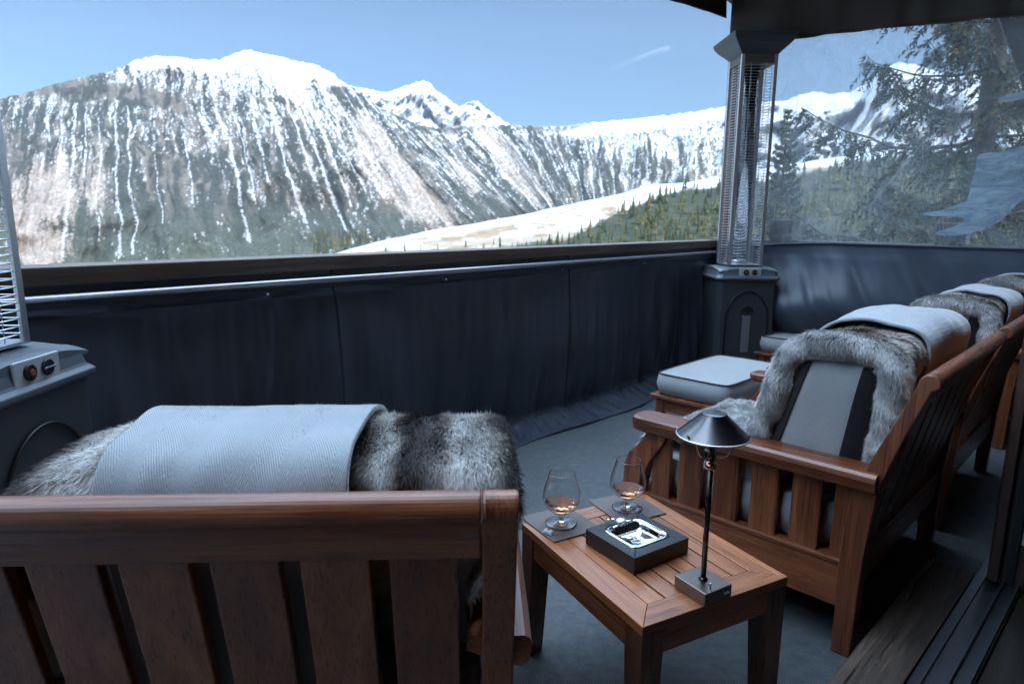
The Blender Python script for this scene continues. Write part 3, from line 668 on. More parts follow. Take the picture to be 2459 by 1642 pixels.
# loaf-shaped back cushion section (x,z), from the back round the top to the front
LOAF=[(.62,.46),(.655,.56),(.688,.66),(.716,.74),(.738,.80),(.735,.85),(.70,.876),(.62,.886),(.56,.884),(.505,.866),(.458,.82),(.420,.75),(.39,.67),(.36,.60),(.345,.50),(.34,.44)]
def resamp(P,n):
    P=np.array(P);
    # Catmull-Rom through the points
    o=[];m=len(P)
    for s in np.linspace(0,m-1,n):
        i=min(int(s),m-2);f=s-i;p0=P[max(i-1,0)];p1=P[i];p2=P[i+1];p3=P[min(i+2,m-1)]
        o.append(.5*((2*p1)+(-p0+p2)*f+(2*p0-5*p1+4*p2-p3)*f*f+(-p0+3*p1-3*p2+p3)*f**3))
    return np.array(o)
def drape(name,sec,y0,y1,off,mat,parent=None,endclose=(0,0),lump=.012,ns=120,ny=140,seed=0,uvs=1.,waver=0,zend=0):
    """cloth laid over a section; endclose rounds the ends down"""
    S=resamp(sec,ns);T=np.gradient(S,axis=0);T/=np.linalg.norm(T,axis=1)[:,None]+1e-9
    N=np.stack([T[:,1],-T[:,0]],-1)
    if (N[ns//2][1])<0: N=-N
    L=np.concatenate([[0],np.cumsum(np.linalg.norm(np.diff(S,axis=0),axis=1))])
    yl=np.linspace(0,1,ny);cx_,cz_=.56,.56
    V=np.zeros((ns,ny,3));UV=np.zeros((ns,ny,2))
    for j,q in enumerate(yl):
        k=1.
        if endclose[0] and q<endclose[0]: k*= (1-(1-q/endclose[0])**3)**.5*.9+.1 if q>0 else .1
        if endclose[1] and q>1-endclose[1]: k*= (1-(1-(1-q)/endclose[1])**3)**.5*.9+.1 if q<1 else .1
        yv=y0+(y1-y0)*q
        l=(fbm(L*5+seed,yv*5+seed*3+0*L,3)-.5)*lump*2
        px=S[:,0]+N[:,0]*(off+l);pz=S[:,1]+N[:,1]*(off+l)
        px=cx_+(px-cx_)*(.55+.45*k);pz=.42+(pz-.42)*k
        V[:,j,0]=px;V[:,j,1]=yv+waver*np.sin(L*7+seed)*(2*q-1);V[:,j,2]=pz
        UV[:,j,0]=yv*uvs;UV[:,j,1]=L*uvs
    return V,UV
def furcol(x,y,seed,dark=.5):
    a=fbm(x*4.2+seed,y*4.2+seed*2,4,.55);b=fbm(x*22+seed,y*9,3);c=fbm(x*2.1+9,y*6+seed,2)
    k=ss(.40,.60,a*.7+c*.3+(b-.5)*.28+(dark-.5)*.5)[...,None]
    li=np.array([.82,.75,.68]);dk=np.array([.030,.017,.015]);md=np.array([.25,.165,.13])
    col=np.where(k<.5,li+(md-li)*(k*2),md+(dk-md)*(k*2-1))
    return col*(.75+.5*b[...,None])
LOAF_A=[(x,.46+(z-.46)*.90) for x,z in LOAF]
M_fur=vcol('long_fur',.7,amount=.1,scale=60,spec=.25,sheen=.3)
def furry(name,V,flow,n,length,parent,seed,colf,keep=None,width=.0011,mat=None,loc=None,stand=.55):
    """base sheet V (ns,ny,3) plus n bent hair blades, one mesh"""
    r=np.random.default_rng(seed);ns,ny,_=V.shape
    du=np.gradient(V,axis=0);dv=np.gradient(V,axis=1);N=np.cross(du,dv);N/=np.linalg.norm(N,axis=-1)[...,None]+1e-12
    cen=V.reshape(-1,3).mean(0)
    if np.sum((V-cen)*N)<0: N=-N
    base_col=colf(V)
    i=r.random(n)*(ns-1.001);j=r.random(n)*(ny-1.001);i0=i.astype(int);j0=j.astype(int)
    fi=(i-i0)[:,None];fj=(j-j0)[:,None]
    def s(A): return (A[i0,j0]*(1-fi)*(1-fj)+A[i0+1,j0]*fi*(1-fj)+A[i0,j0+1]*(1-fi)*fj+A[i0+1,j0+1]*fi*fj)
    P=s(V);Nn=s(N);Nn/=np.linalg.norm(Nn,axis=1)[:,None]+1e-9;Cc=s(base_col)
    if keep is not None: k=keep(P);P,Nn,Cc=P[k],Nn[k],Cc[k]
    m_=len(P)
    fl=np.array(flow(P),float);fl=fl-(fl*Nn).sum(1)[:,None]*Nn;fl/=np.linalg.norm(fl,axis=1)[:,None]+1e-9
    clump=np.stack([fbm(P[:,0]*45+3,P[:,1]*45+P[:,2]*30,2)-.5,fbm(P[:,1]*45,P[:,0]*45+P[:,2]*30,2)-.5,fbm(P[:,2]*45,P[:,1]*40,2)-.5],-1)
    fl=fl+clump*1.25+r.normal(size=(m_,3))*.13
    l=length*(.55+.7*r.random(m_))[:,None]
    d1=Nn*stand+fl*.6+r.normal(size=(m_,3))*.12;d2=Nn*stand*.35+fl+r.normal(size=(m_,3))*.2
    d1/=np.linalg.norm(d1,axis=1)[:,None];d2/=np.linalg.norm(d2,axis=1)[:,None]
    a=P-Nn*.001;b=a+d1*l*.45;c=b+d2*l*.55
    side=np.cross(d1,Nn+r.normal(size=(m_,3))*.3);side/=np.linalg.norm(side,axis=1)[:,None]+1e-9
    w_=width*(.7+.6*r.random(m_))[:,None]
    H=np.stack([a-side*w_,a+side*w_,b-side*w_*.7,b+side*w_*.7,c],1).reshape(-1,3)
    nb=ns*ny;k=nb+np.arange(m_)*5
    Q=np.stack([k,k+1,k+3,k+2],-1);T=np.stack([k+2,k+3,k+4],-1)
    tint=(.7+.6*r.random(m_))[:,None]
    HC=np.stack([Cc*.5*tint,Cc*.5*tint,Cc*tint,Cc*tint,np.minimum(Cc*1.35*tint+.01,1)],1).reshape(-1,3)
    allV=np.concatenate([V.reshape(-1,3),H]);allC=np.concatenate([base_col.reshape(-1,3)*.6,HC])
    return mesh_np(name,allV,[grid_faces(ns,ny),Q,T],mat or M_fur,parent,col=allC)
def wool_mat():
    t=NT('herringbone_wool');c=t.coord('UV');s=t.node('ShaderNodeSeparateXYZ');t.link(c,s.inputs[0])
    pp=t.math('PINGPONG',s.outputs[0],.042)
    z=t.math('ADD',t.math('MULTIPLY',pp,1.6),s.outputs[1])
    st=t.math('SINE',t.math('MULTIPLY',z,2*math.pi/.0062));st=t.math('ADD',t.math('MULTIPLY',st,.5),.5)
    n=t.noise(t.coord('UV'),420,3,.7);n2=t.noise(t.coord('UV'),7,3);f=t.math('ADD',t.math('MULTIPLY',st,.40),t.math('MULTIPLY',n,.60))
    col=t.ramp(f,[(.25,(.27,.29,.31)),(.5,(.42,.44,.46)),(.75,(.58,.60,.62))])
    col=t.mix(t.ramp(n2,[(.35,(.0,)*3),(.75,(.35,)*3)]),col,(.52,.54,.57))
    t.set(Base_Color=col,Roughness=.95,Specular_IOR_Level=.1,Sheen_Weight=.6,Sheen_Roughness=.4);t.bump(f,.4,.0014);return t.m
M_wool=wool_mat();M_wool2=fabric('smooth_wool',(.55,.55,.57),freq=300,sheen=.6,rough=.95); M_fuzz=vcol('wool_fuzz',.9,amount=0,sheen=.4)
def edge_fuzz(V,n,length,parent,name,seed,keep=None):
    col=lambda A: np.zeros(A.shape[:2]+(3,))+np.array([.7,.71,.73])
    ns,ny,_=V.shape
    return furry(name,V[:, :],lambda P:np.stack([np.ones(len(P)),np.zeros(len(P)),-.3*np.ones(len(P))],-1),n,length,parent,seed,col,keep=keep,width=.00035,mat=M_fuzz,stand=.9)
def cushion_block(name,x0,x1,y0,y1,z0,z1,parent,mat,puff=.012,pipe=True,label=None):
    nx=24;ny=24
    r_=.025;V=[];F=[]
    def sh(u,v): # superellipse pillow plan
        return u,v
    me=MB();
    for lvl,(z,ins) in enumerate([(z0+.004,.02),(z0,.03)]): pass
    U,Vv=np.meshgrid(np.linspace(-1,1,nx),np.linspace(-1,1,ny),indexing='ij')
    cx_,cy_=(x0+x1)/2,(y0+y1)/2;hx,hy=(x1-x0)/2,(y1-y0)/2
    rr_=.93
    # round the plan corners
    k=1-.06*(np.abs(U)**6*np.abs(Vv)**6)
    top=z1-.012+ puff*(1-U**4)*(1-Vv**4)+.003*(fbm(U*2+z1,Vv*2,2)-.5)
    bot=z0+.008*(U**6+Vv**6)*.5
    A=np.stack([cx_+U*hx*k,cy_+Vv*hy*k,top],-1);B=np.stack([cx_+U*hx*k*.985,cy_+Vv*hy*k*.985,bot],-1)
    nt_=nx*ny
    # boundary ring
    ring=[(i,0) for i in range(nx)]+[(nx-1,j) for j in range(1,ny)]+[(i,ny-1) for i in range(nx-2,-1,-1)]+[(0,j) for j in range(ny-2,0,-1)]
    mid=[]
    for (i,j) in ring:
        p=A[i,j]*.5+B[i,j]*.5;d=np.array([p[0]-cx_,p[1]-cy_]);e=np.array([U[i,j],Vv[i,j]]);nrm=np.array([e[0] if abs(e[0])>.98 else 0,e[1] if abs(e[1])>.98 else 0]);mid.append([p[0]+nrm[0]*.010,p[1]+nrm[1]*.010,p[2]])
    allv=np.concatenate([A.reshape(-1,3),B.reshape(-1,3),np.array(mid)])
    idx=lambda i,j:i*ny+j
    n=len(ring);F1=grid_faces(nx,ny);F2=grid_faces(nx,ny)[:,::-1]+nt_
    F3=[];
    for q in range(n):
        a=ring[q];b=ring[(q+1)%n];F3.append((idx(*a),2*nt_+q,2*nt_+(q+1)%n,idx(*b)));F3.append((2*nt_+q,nt_+idx(*a),nt_+idx(*b),2*nt_+(q+1)%n))
    o=mesh_np(name,allv,[F1,F2,np.array(F3)],mat,parent)
    if pipe:
        pts=[tuple(A[i,j]+np.array([0,0,.001])) for i,j in ring]+[tuple(A[0,0]+np.array([0,0,.001]))]
        MB().tube(pts,.0042,8,cap=False).build('piping',M_pipe,o,smooth=True)
    return o
def dress(bench,loc,rz,tags,variant):
    """seat and back cushion, fur throw and wool blanket laid on a bench; each a thing of its own"""
    e=empty('seat_cushion',loc,rz);tag(e,tags['seat'],'cushion','pale seat cushions on the benches')
    cushion_block('cover',-.02,.64,.085,W-.085,.270,.415,e,M_cush,pipe=False)
    e=empty('back_cushion',loc,rz);tag(e,tags['back'],'cushion','back cushions under the throws')
    y0,y1={'A':(.24,.96),'B':(.13,.9),'C':(.42,.96),'D':(.45,.97)}[variant]
    V,UV=drape('x',LOAF_A if variant=='A' else LOAF,y0+.02,y1-.02,-.03,None,endclose=(.1,.1),lump=.004,ns=60,ny=60)
    mesh_np('cover',V.reshape(-1,3),grid_faces(*V.shape[:2])[:,::-1],M_cush,e)
    # fur throw
    e=empty('fur_throw',loc,rz);tag(e,tags['fur'],'fur throw','fur throws over the bench backs')
    if variant=='A':
        V,UV=drape('x',LOAF_A,.145,1.0,.008,None,endclose=(.16,.09),lump=.02,seed=2,ns=110,ny=170)
        sag=ss(.42,.22,V[...,1])*.03; V[...,2]-=sag; V[...,1]=np.where(V[...,1]>.90,.90+(V[...,1]-.90)*ss(.60,.76,V[...,2]),V[...,1])
        def cf(A):
            c=furcol(A[...,1]*1.0,A[...,0]*.8+A[...,2]*.6,3,.56)
            y=A[...,1]+ (fbm(A[...,0]*9,A[...,2]*9+2,3)-.5)*.10
            dk=np.exp(-((y-.235)/.038)**2)*1.4+np.exp(-((y-.965)/.018)**2)*1.4+np.exp(-((y-.825)/.036)**2)*1.5
            lt=np.exp(-((y-.32)/.04)**2)*1.1+np.exp(-((y-.90)/.04)**2)*1.1+np.exp(-((y-.765)/.018)**2)*.9+np.exp(-((y-.165)/.02)**2)*.7
            n_=fbm(A[...,1]*30,A[...,2]*30+A[...,0]*12,3)[...,None]
            c=c+(np.array([.030,.016,.014])*(.4+1.2*n_)-c)*np.clip(dk,0,1)[...,None];c=c+(np.array([.82,.78,.74])*(.5+.9*n_)-c)*np.clip(lt,0,1)[...,None];return c
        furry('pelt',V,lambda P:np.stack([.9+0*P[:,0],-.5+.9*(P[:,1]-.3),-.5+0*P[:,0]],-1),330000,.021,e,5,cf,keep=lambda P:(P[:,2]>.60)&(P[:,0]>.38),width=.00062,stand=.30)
    else:
        V,UV=drape('x',LOAF,y0,y1,.006,None,endclose=(0,.10),lump=.012,seed=6,ns=90,ny=120)
        cf=lambda A:furcol(A[...,1]*1.3,A[...,0]+A[...,2],8 if variant=='B' else 15,.62)
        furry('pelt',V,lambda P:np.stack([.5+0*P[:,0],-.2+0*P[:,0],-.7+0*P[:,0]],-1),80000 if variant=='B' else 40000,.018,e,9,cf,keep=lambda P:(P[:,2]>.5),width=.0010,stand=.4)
        # thick rolled pale fur border round the open end
        S=resamp([( .700,.50),(.712,.58),(.722,.70),(.726,.79),(.700,.842),(.64,.858),(.56,.860),(.485,.846),(.440,.80),(.415,.70),(.385,.60),(.355,.49),(.34,.43)],90)
        T=np.gradient(S,axis=0);T/=np.linalg.norm(T,axis=1)[:,None];N=np.stack([T[:,1],-T[:,0]],-1)
        a=np.linspace(0,2*math.pi,28);yb=y0-.005;Vb=np.zeros((90,28,3))
        for i in range(90):
            r_=.033*(1+.55*(fbm(np.array([i/6.]),np.array([3.]))[0]-.5))
            for j,t_ in enumerate(a):
                Vb[i,j]=(S[i,0]+N[i,0]*r_*math.cos(t_),yb+.9*r_*math.sin(t_),S[i,1]+N[i,1]*r_*math.cos(t_))
        cb=lambda A:np.array([.66,.63,.61])*(.15+1.5*fbm(A[...,2]*26+A[...,0]*13,A[...,1]*60,3))[...,None]
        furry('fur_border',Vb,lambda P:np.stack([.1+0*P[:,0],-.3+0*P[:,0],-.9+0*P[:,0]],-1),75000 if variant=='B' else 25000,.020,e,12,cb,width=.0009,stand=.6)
        # the throw running on over the seat and down its front
        if variant=='B':
            SF=[(.37,.445),(.25,.435),(.12,.435),(.03,.437),(-.04,.43),(-.085,.38),(-.105,.30),(-.12,.22)]
            V2,_=drape('x',SF,.14,.80,.0,None,lump=.012,seed=4,ns=70,ny=90)
            S2=resamp(SF,70);
            for i in range(70): V2[i,:,0]=S2[i,0]+(fbm(V2[i,:,1]*8,V2[i,:,1]*0+i*.1,2)-.5)*.02;V2[i,:,2]=S2[i,1]+.006+(fbm(V2[i,:,1]*9,V2[i,:,1]*0+i*.2,2)-.3)*.022
            furry('seat_pelt',V2,lambda P:np.stack([-.8+0*P[:,0],0*P[:,0],-.5+0*P[:,0]],-1),45000,.022,e,14,lambda A:np.array([.55,.53,.52])*(.5+.9*fbm(A[...,1]*14,A[...,0]*14+A[...,2]*9,3))[...,None],width=.0014)
    # pillow framed by the fur at the open end
    if variant!='A':
        e=empty('pillow',loc,rz);tag(e,tags['pillow'],'pillow','grey pillows framed by fur')
        c0=[(.44,.46),(.655,.46),(.675,.60),(.69,.70),(.69,.815),(.52,.812),(.495,.76),(.465,.62)]
        nn=40;U,Vv=np.meshgrid(np.linspace(0,1,nn),np.linspace(0,1,nn),indexing='ij')
        xl=.375+.115*Vv+.0*U;xr=.655+.035*Vv;X=xl+(xr-xl)*U;Z=.445+.385*Vv
        bulge=.040*((1-(2*U-1)**4)*(1-(2*Vv-1)**4))**.6
        YY=y0+.015-bulge+ .004*(fbm(U*5,Vv*3,3)-.5)
        mesh_np('cover',np.stack([X,YY,Z],-1).reshape(-1,3),grid_faces(nn,nn),M_panel,e)
        mesh_np('cover_back',np.stack([X,YY*0+y0+.02+bulge,Z],-1).reshape(-1,3),grid_faces(nn,nn)[:,::-1],M_panel,e)
        for (u0,u1) in ((-.02,.13),(.80,1.02)):
            U2=u0+(u1-u0)*U;X2=xl+(xr-xl)*U2;b2=.040*np.clip((1-(2*U2-1)**4),0,1)**.6*np.clip(1-(2*Vv-1)**4,0,1)**.6
            mesh_np('velvet_band',np.stack([X2,y0+.012-b2-.0035,Z],-1).reshape(-1,3),grid_faces(nn,nn),M_dark,e)
    # wool blanket over it
    e=empty('wool_blanket',loc,rz);tag(e,tags['wool'],'blanket','herringbone wool blankets over the fur')
    if variant=='A':
        ya,yb,sec=.352,.738,[(.63,.30),(.64,.40),(.655,.5),(.675,.6),(.700,.67),(.722,.73)]+LOAF_A[4:13]
        V,UV=drape('x',sec,ya,yb,.030,None,lump=.006,seed=1,ns=150,ny=110,waver=.012)
        wr=(fbm(V[...,1]*7+V[...,0]*3,V[...,2]*2+V[...,0]*2,3)-.5)*.034*ss(.62,.80,V[...,0])+(fbm(V[...,1]*5,V[...,0]*9,2)-.5)*.018;V[...,0]+=wr*.3;V[...,2]+=wr*.8
    else:
        ya,yb={'B':(.30,.80),'C':(.58,.92),'D':(.55,.95)}[variant]
        V,UV=drape('x',LOAF[:13],ya,yb,.020,None,lump=.01,seed=3,ns=100,ny=80,waver=.012)
        wr=(fbm(V[...,1]*9+V[...,0]*4,V[...,2]*5+V[...,0]*3,3)-.5)*.030;V[...,0]+=wr*.4;V[...,2]+=wr*.8
        if variant=='B': V[...,2]+=.028*np.exp(-((V[...,1]-.5)/.2)**2)*ss(.7,.85,V[...,2])
    o=mesh_np('cloth',V.reshape(-1,3),grid_faces(*V.shape[:2]),M_wool if variant=='A' else M_wool2,e,uv=UV.reshape(-1,2));solidify(o,.009)
    if variant=='A':
        edge_fuzz(V,60000,.010,e,'nap',21,keep=lambda P:(P[:,2]>.74))
bench=make_bench();A_rz=math.atan2(-.9988,.05)
A_n=Vector((.9988,.05,0));A_d=Vector((.05,-.9988,0))
A_loc=Vector((.011,.840,0))-A_n*(W-.03)-A_d*.825
B_loc=Vector((.42,2.108,0))
G='slatted teak benches along the terrace'
bench.location=A_loc;bench.rotation_euler=(0,0,A_rz);tag(bench,'slatted teak bench in the foreground seen from behind its back','bench',G)
bB=copy_tree(bench);bB.location=B_loc;bB.rotation_euler=(0,0,RZ);bB['label']='slatted teak bench side-on beside the small table at the right'
bC=copy_tree(bench);bC.location=B_loc+NV*1.06;bC.rotation_euler=(0,0,RZ);bC['label']='teak bench just beyond the side-on bench, mostly hidden by throws'
bD=copy_tree(bench);bD.location=B_loc+NV*2.42;bD.rotation_euler=(0,0,RZ);bD['label']='farthest teak bench at the right edge near the side windbreak'
dress(bench,A_loc,A_rz,dict(seat='pale seat cushion of the foreground bench glimpsed through its slats',back='grey back cushion under the striped fur of the foreground bench',fur='brown and cream striped fur draped over the foreground bench back',wool='pale blue herringbone wool blanket over the fur in the foreground'),'A')
dress(bB,B_loc,RZ,dict(seat='pale seat cushion behind the side slats of the right bench',back='back cushion hidden under the fur of the right bench',fur='grey fur throw with rolled pale border on the right bench',wool='smooth pale wool blanket over the back of the right bench',pillow='grey pillow with dark velvet side bands framed by pale fur'),'B')
dress(bC,B_loc+NV*1.06,RZ,dict(seat='seat cushion of the bench beyond the right bench',back='back cushion of the bench beyond the right bench',fur='grey fur throw just beyond the smooth wool blanket at right',wool='striped pale blanket lying beyond the grey fur at the right edge',pillow='grey pillow on the bench beyond the right bench'),'C')
dress(bD,B_loc+NV*2.42,RZ,dict(seat='seat cushion of the farthest bench',back='back cushion of the farthest bench',fur='dark brown fur throw on the farthest bench at the right edge',wool='pale blanket arching over dark fur farthest away at the right edge',pillow='grey pillow on the farthest bench'),'D')
# ---------------- footstools
def make_stool():
    root=empty('footstool')
    for (x,y) in ((.03,.03),(.39,.03),(.03,.69),(.39,.69)): MB().box(x-.022,x+.022,y-.022,y+.022,0,.245).build('leg',WZ,root,bevel=.003)
    MB().box(.005,.415,.02,.045,.16,.235).build('apron',WX,root,bevel=.003);MB().box(.005,.415,.675,.70,.16,.235).build('apron',WX,root,bevel=.003)
    MB().box(.018,.043,.045,.675,.16,.235).build('apron',WY,root,bevel=.003);MB().box(.377,.402,.045,.675,.16,.235).build('apron',WY,root,bevel=.003)
    MB().box(-.02,.44,-.012,.735,.235,.257).build('top_board',WY,root,bevel=.005)
    return root
S1=Vector((.792,3.499,0));s1=make_stool();s1.location=S1;s1.rotation_euler=(0,0,RZ);tag(s1,'teak footstool with grey cushion in front of the right bench','footstool','teak footstools')
S2=Vector((1.813,4.703,0));s2=copy_tree(s1);s2.location=S2;s2['label']='farther teak footstool by the base of the far patio heater'
for loc,lab in((S1,'grey box cushion with dark piping on the nearer footstool'),(S2,'grey box cushion on the farther footstool behind')):
    e=empty('stool_cushion',loc,RZ);tag(e,lab,'cushion','footstool cushions')
    cushion_block('cover',0,.43,0,.73,.258,.385,e,M_cush,puff=.010)
# ---------------- coffee table
TU=Vector((.464,-.886,0)).normalized();TL=Vector((.030,1.666,0));TRZ=math.atan2(TU.y,TU.x)
def table():
    root=empty('side_table',TL,TRZ);tag(root,'small square teak slatted table between the two benches','table')
    Lx,Ly,z1,z0=.524,.430,.380,.357;b=.062
    MB().add([(0,0,z1),(Lx,0,z1),(Lx-b,b,z1),(b,b,z1),(0,0,z0),(Lx,0,z0),(Lx-b,b,z0),(b,b,z0)],[(0,1,2,3),(7,6,5,4),(0,4,5,1),(1,5,6,2),(2,6,7,3),(3,7,4,0)]).build('border_board',TX,root,bevel=.0015)
    MB().add([(0,Ly,z1),(b,Ly-b,z1),(Lx-b,Ly-b,z1),(Lx,Ly,z1),(0,Ly,z0),(b,Ly-b,z0),(Lx-b,Ly-b,z0),(Lx,Ly,z0)],[(0,1,2,3),(7,6,5,4),(0,4,5,1),(1,5,6,2),(2,6,7,3),(3,7,4,0)]).build('border_board',TX,root,bevel=.0015)
    g=.0006
    MB().add([(0,g,z1),(b,b+g,z1),(b,Ly-b-g,z1),(0,Ly-g,z1),(0,g,z0),(b,b+g,z0),(b,Ly-b-g,z0),(0,Ly-g,z0)],[(0,1,2,3),(7,6,5,4),(0,4,5,1),(1,5,6,2),(2,6,7,3),(3,7,4,0)]).build('border_board',TY,root,bevel=.0015)
    MB().add([(Lx,g,z1),(Lx,Ly-g,z1),(Lx-b,Ly-b-g,z1),(Lx-b,b+g,z1),(Lx,g,z0),(Lx,Ly-g,z0),(Lx-b,Ly-b-g,z0),(Lx-b,b+g,z0)],[(0,1,2,3),(7,6,5,4),(0,4,5,1),(1,5,6,2),(2,6,7,3),(3,7,4,0)]).build('border_board',TY,root,bevel=.0015)
    n=6;w_=(Ly-2*b)/n
    for k in range(n):
        y=b+k*w_;MB().box(b+.001,Lx-b-.001,y+(.003 if k else .0025),y+w_-(.0025),z0+.002,z1-.001).build('slat',TX,root,bevel=.0012)
    MB().box(.02,Lx-.02,.02,Ly-.02,.338,.352).build('under_board',TZ,root)
    for (y0,y1) in((0.004,.024),(Ly-.024,Ly-.004)): MB().box(.06,Lx-.06,y0,y1,.300,.3565).build('apron',TX,root,bevel=.0015)
    for (x0,x1) in((0.004,.024),(Lx-.024,Lx-.004)): MB().box(x0,x1,.06,Ly-.06,.300,.3565).build('apron',TY,root,bevel=.0015)
    for sx in(0,1):
        for sy in(0,1):
            def q(t,z,s):
                a=.001;b_=t
                return [(a,a),(b_,a),(b_,b_),(a,b_)]
            V=[]
            for z,t in((0,.046),(.3563,.062)):
                for (x,y) in q(t,z,0): V.append((Lx-x if sx else x,Ly-y if sy else y,z))
            MB().add(V,[(0,1,2,3),(4,5,6,7),(0,1,5,4),(1,2,6,5),(2,3,7,6),(3,0,4,7)]).build('leg',TZ,root,bevel=.002)
table()
def on_table(x,y,z=.380): return Vector((x,y,z))
# coasters
for i,(c,rz,lab) in enumerate([((.137,1.663),-1.04,'square leather mat under the left glass at the table corner'),((.337,1.767),-1.12,'square leather mat under the right glass at the far table corner')]):
    o=MB().box(-.083,.083,-.078,.078,0,.0035).build('drink_mat',M_coast,None,bevel=.001,loc=on_table(*c,.3805));o.rotation_euler=(0,0,rz);tag(o,lab,'drink mat','leather drink mats')
# brandy glasses
def brandy():
    root=empty('brandy_glass')
    out=[(0,.003),(.030,.0022),(.0415,.0012),(.0430,.002),(.0415,.0034),(.025,.0055),(.010,.009),(.0052,.014),(.0046,.021),(.008,.026),(.020,.0315),(.036,.043),(.0475,.058),(.0520,.073),(.0515,.086),(.0475,.103),(.0420,.120),(.0372,.137),(.0357,.1445)]
    inn=[(.0346,.1450),(.0340,.1440),(.0355,.137),(.0403,.120),(.0458,.103),(.0498,.086),(.0503,.073),(.0458,.059),(.0345,.045),(.019,.0345),(.006,.0305),(0,.030)]
    P=resamp(out,70).tolist()+resamp(inn,50).tolist()
    MB().lathe([(max(0,r),z) for r,z in P],56).build('bowl',M_glass,root,smooth=True)
    lq=[(0,.0300),(.006,.0306),(.019,.0347),(.0346,.0452),(.0440,.0565),(.0462,.0600),(0,.0600)]
    lq=[(r*1.004,z) for r,z in lq]
    MB().lathe(lq,56).build('cognac',M_cognac,root,smooth=False)
    return root
g1=brandy();g1.location=(.138,1.657,.3845);tag(g1,'brandy glass with a little cognac on the left mat','glass','brandy glasses on the table')
g2=copy_tree(g1);g2.location=(.336,1.757,.3845);g2['label']='brandy glass with cognac on the right mat behind the ashtray'
# sugar sachet
e=empty('sugar_sachet',(.100,1.600,.385),-.6);tag(e,'tiny white wrapped sweet on the left mat','sweet')
V,UV=[],[];nn=14;U,Vv=np.meshgrid(np.linspace(-1,1,nn),np.linspace(-1,1,nn),indexing='ij')
mesh_np('wrapper',np.stack([U*.014,Vv*.009,.001+.009*((1-U**4)*(1-Vv**4))**.7],-1).reshape(-1,3),grid_faces(nn,nn)[:,::-1],M_paper,e)
MB().box(-.014,.014,-.009,.009,0,.0012).build('base_fold',M_paper,e)
MB().box(-.003,.006,-.004,.003,.0095,.0103).build('printed_mark',M_red,e)
# ashtray
def ashtray():
    F_,L_=Vector((.293,1.402,.3802)),Vector((.193,1.551,.3802));d=(F_-L_);ln=d.length;rz=math.atan2(d.y,d.x)
    root=empty('ashtray',L_,rz);tag(root,'square black leather ashtray with steel tray in the middle of the table','ashtray')
    Lx,Ly,h=.178,.186,.042;b=.040
    def fr(poly,name):
        MB().add([(x,y,0) for x,y in poly]+[(x,y,h) for x,y in poly],[(0,1,2,3),(4,5,6,7),(0,1,5,4),(1,2,6,5),(2,3,7,6),(3,0,4,7)]).build(name,M_leather,root,bevel=.0018)
    fr([(0,0),(Lx,0),(Lx-b,b),(b,b)],'leather_side');fr([(0,Ly),(b,Ly-b),(Lx-b,Ly-b),(Lx,Ly)],'leather_side')
    fr([(0,.0006),(b,b+.0006),(b,Ly-b-.0006),(0,Ly-.0006)],'leather_side');fr([(Lx,.0006),(Lx,Ly-.0006),(Lx-b,Ly-b-.0006),(Lx-b,b+.0006)],'leather_side')
    # pressed steel tray
    t=MB();rings=[(b-.012,h+.0008),(b-.011,h+.003),(b-.006,h+.0035),(b-.001,h+.0015),(b+.003,h-.004),(b+.005,h-.012),(b+.009,.024),(Lx/2-.001,.0225)]
    V=[];nr=28
    for ins,z in rings:
        hx,hy=Lx/2-ins,Ly/2-ins;hx=max(hx,.001);hy=max(hy,.001);rc=min(.012,hx*.5,hy*.5)
        for k in range(nr):
            a=2*math.pi*k/nr;c,s=math.cos(a),math.sin(a);p=16
            rr_=1/((abs(c)**p+abs(s)**p)**(1/p));V.append((Lx/2+hx*c*rr_,Ly/2+hy*s*rr_,z))
    Fq=[]
    for i in range(len(rings)-1):
        for k in range(nr):j=(k+1)%nr;Fq.append((i*nr+k,i*nr+j,(i+1)*nr+j,(i+1)*nr+k))
    Fq.append(tuple(range((len(rings)-1)*nr,len(rings)*nr)))
    MB().add(V,Fq).build('steel_tray',M_chrome,root,smooth=True)
    MB().box(Lx*.36,Lx*.38,b+.01,Ly-b-.01,.0228,.0240).box(b+.01,Lx-b-.01,Ly*.5,Ly*.5+.003,.0228,.0240).build('tray_rib',M_chrome,root)
    return root,L_,rz
_,aL,arz=ashtray()
# crumpled foil / cutter resting on the tray rim
e=empty('cigar_cutter',aL+Vector((math.cos(arz)*.030-math.sin(arz)*.095,math.sin(arz)*.030+math.cos(arz)*.095,.046)),arz+.7);tag(e,'small bright steel cigar cutter resting on the far rim of the ashtray','cigar cutter')
MB().lathe([(0,0),(.014,0),(.015,.002),(.015,.006),(.012,.009),(.006,.011),(0,.0115)],20).build('body',plain('polished_white_metal',(.85,.85,.88),.15,.6),e,smooth=True)
MB().tube([(.010,0,.004),(.030,.004,.006)],.0042,10).tube([(-.010,0,.004),(-.026,-.006,.007)],.0042,10).build('handle',M_chrome,e,smooth=True)
MB().lathe([(.004,0),(.0075,.002),(.0075,.005),(.004,.007)],18,(-.03,-.008,.004)).build('finger_ring',M_chrome,e,smooth=True)
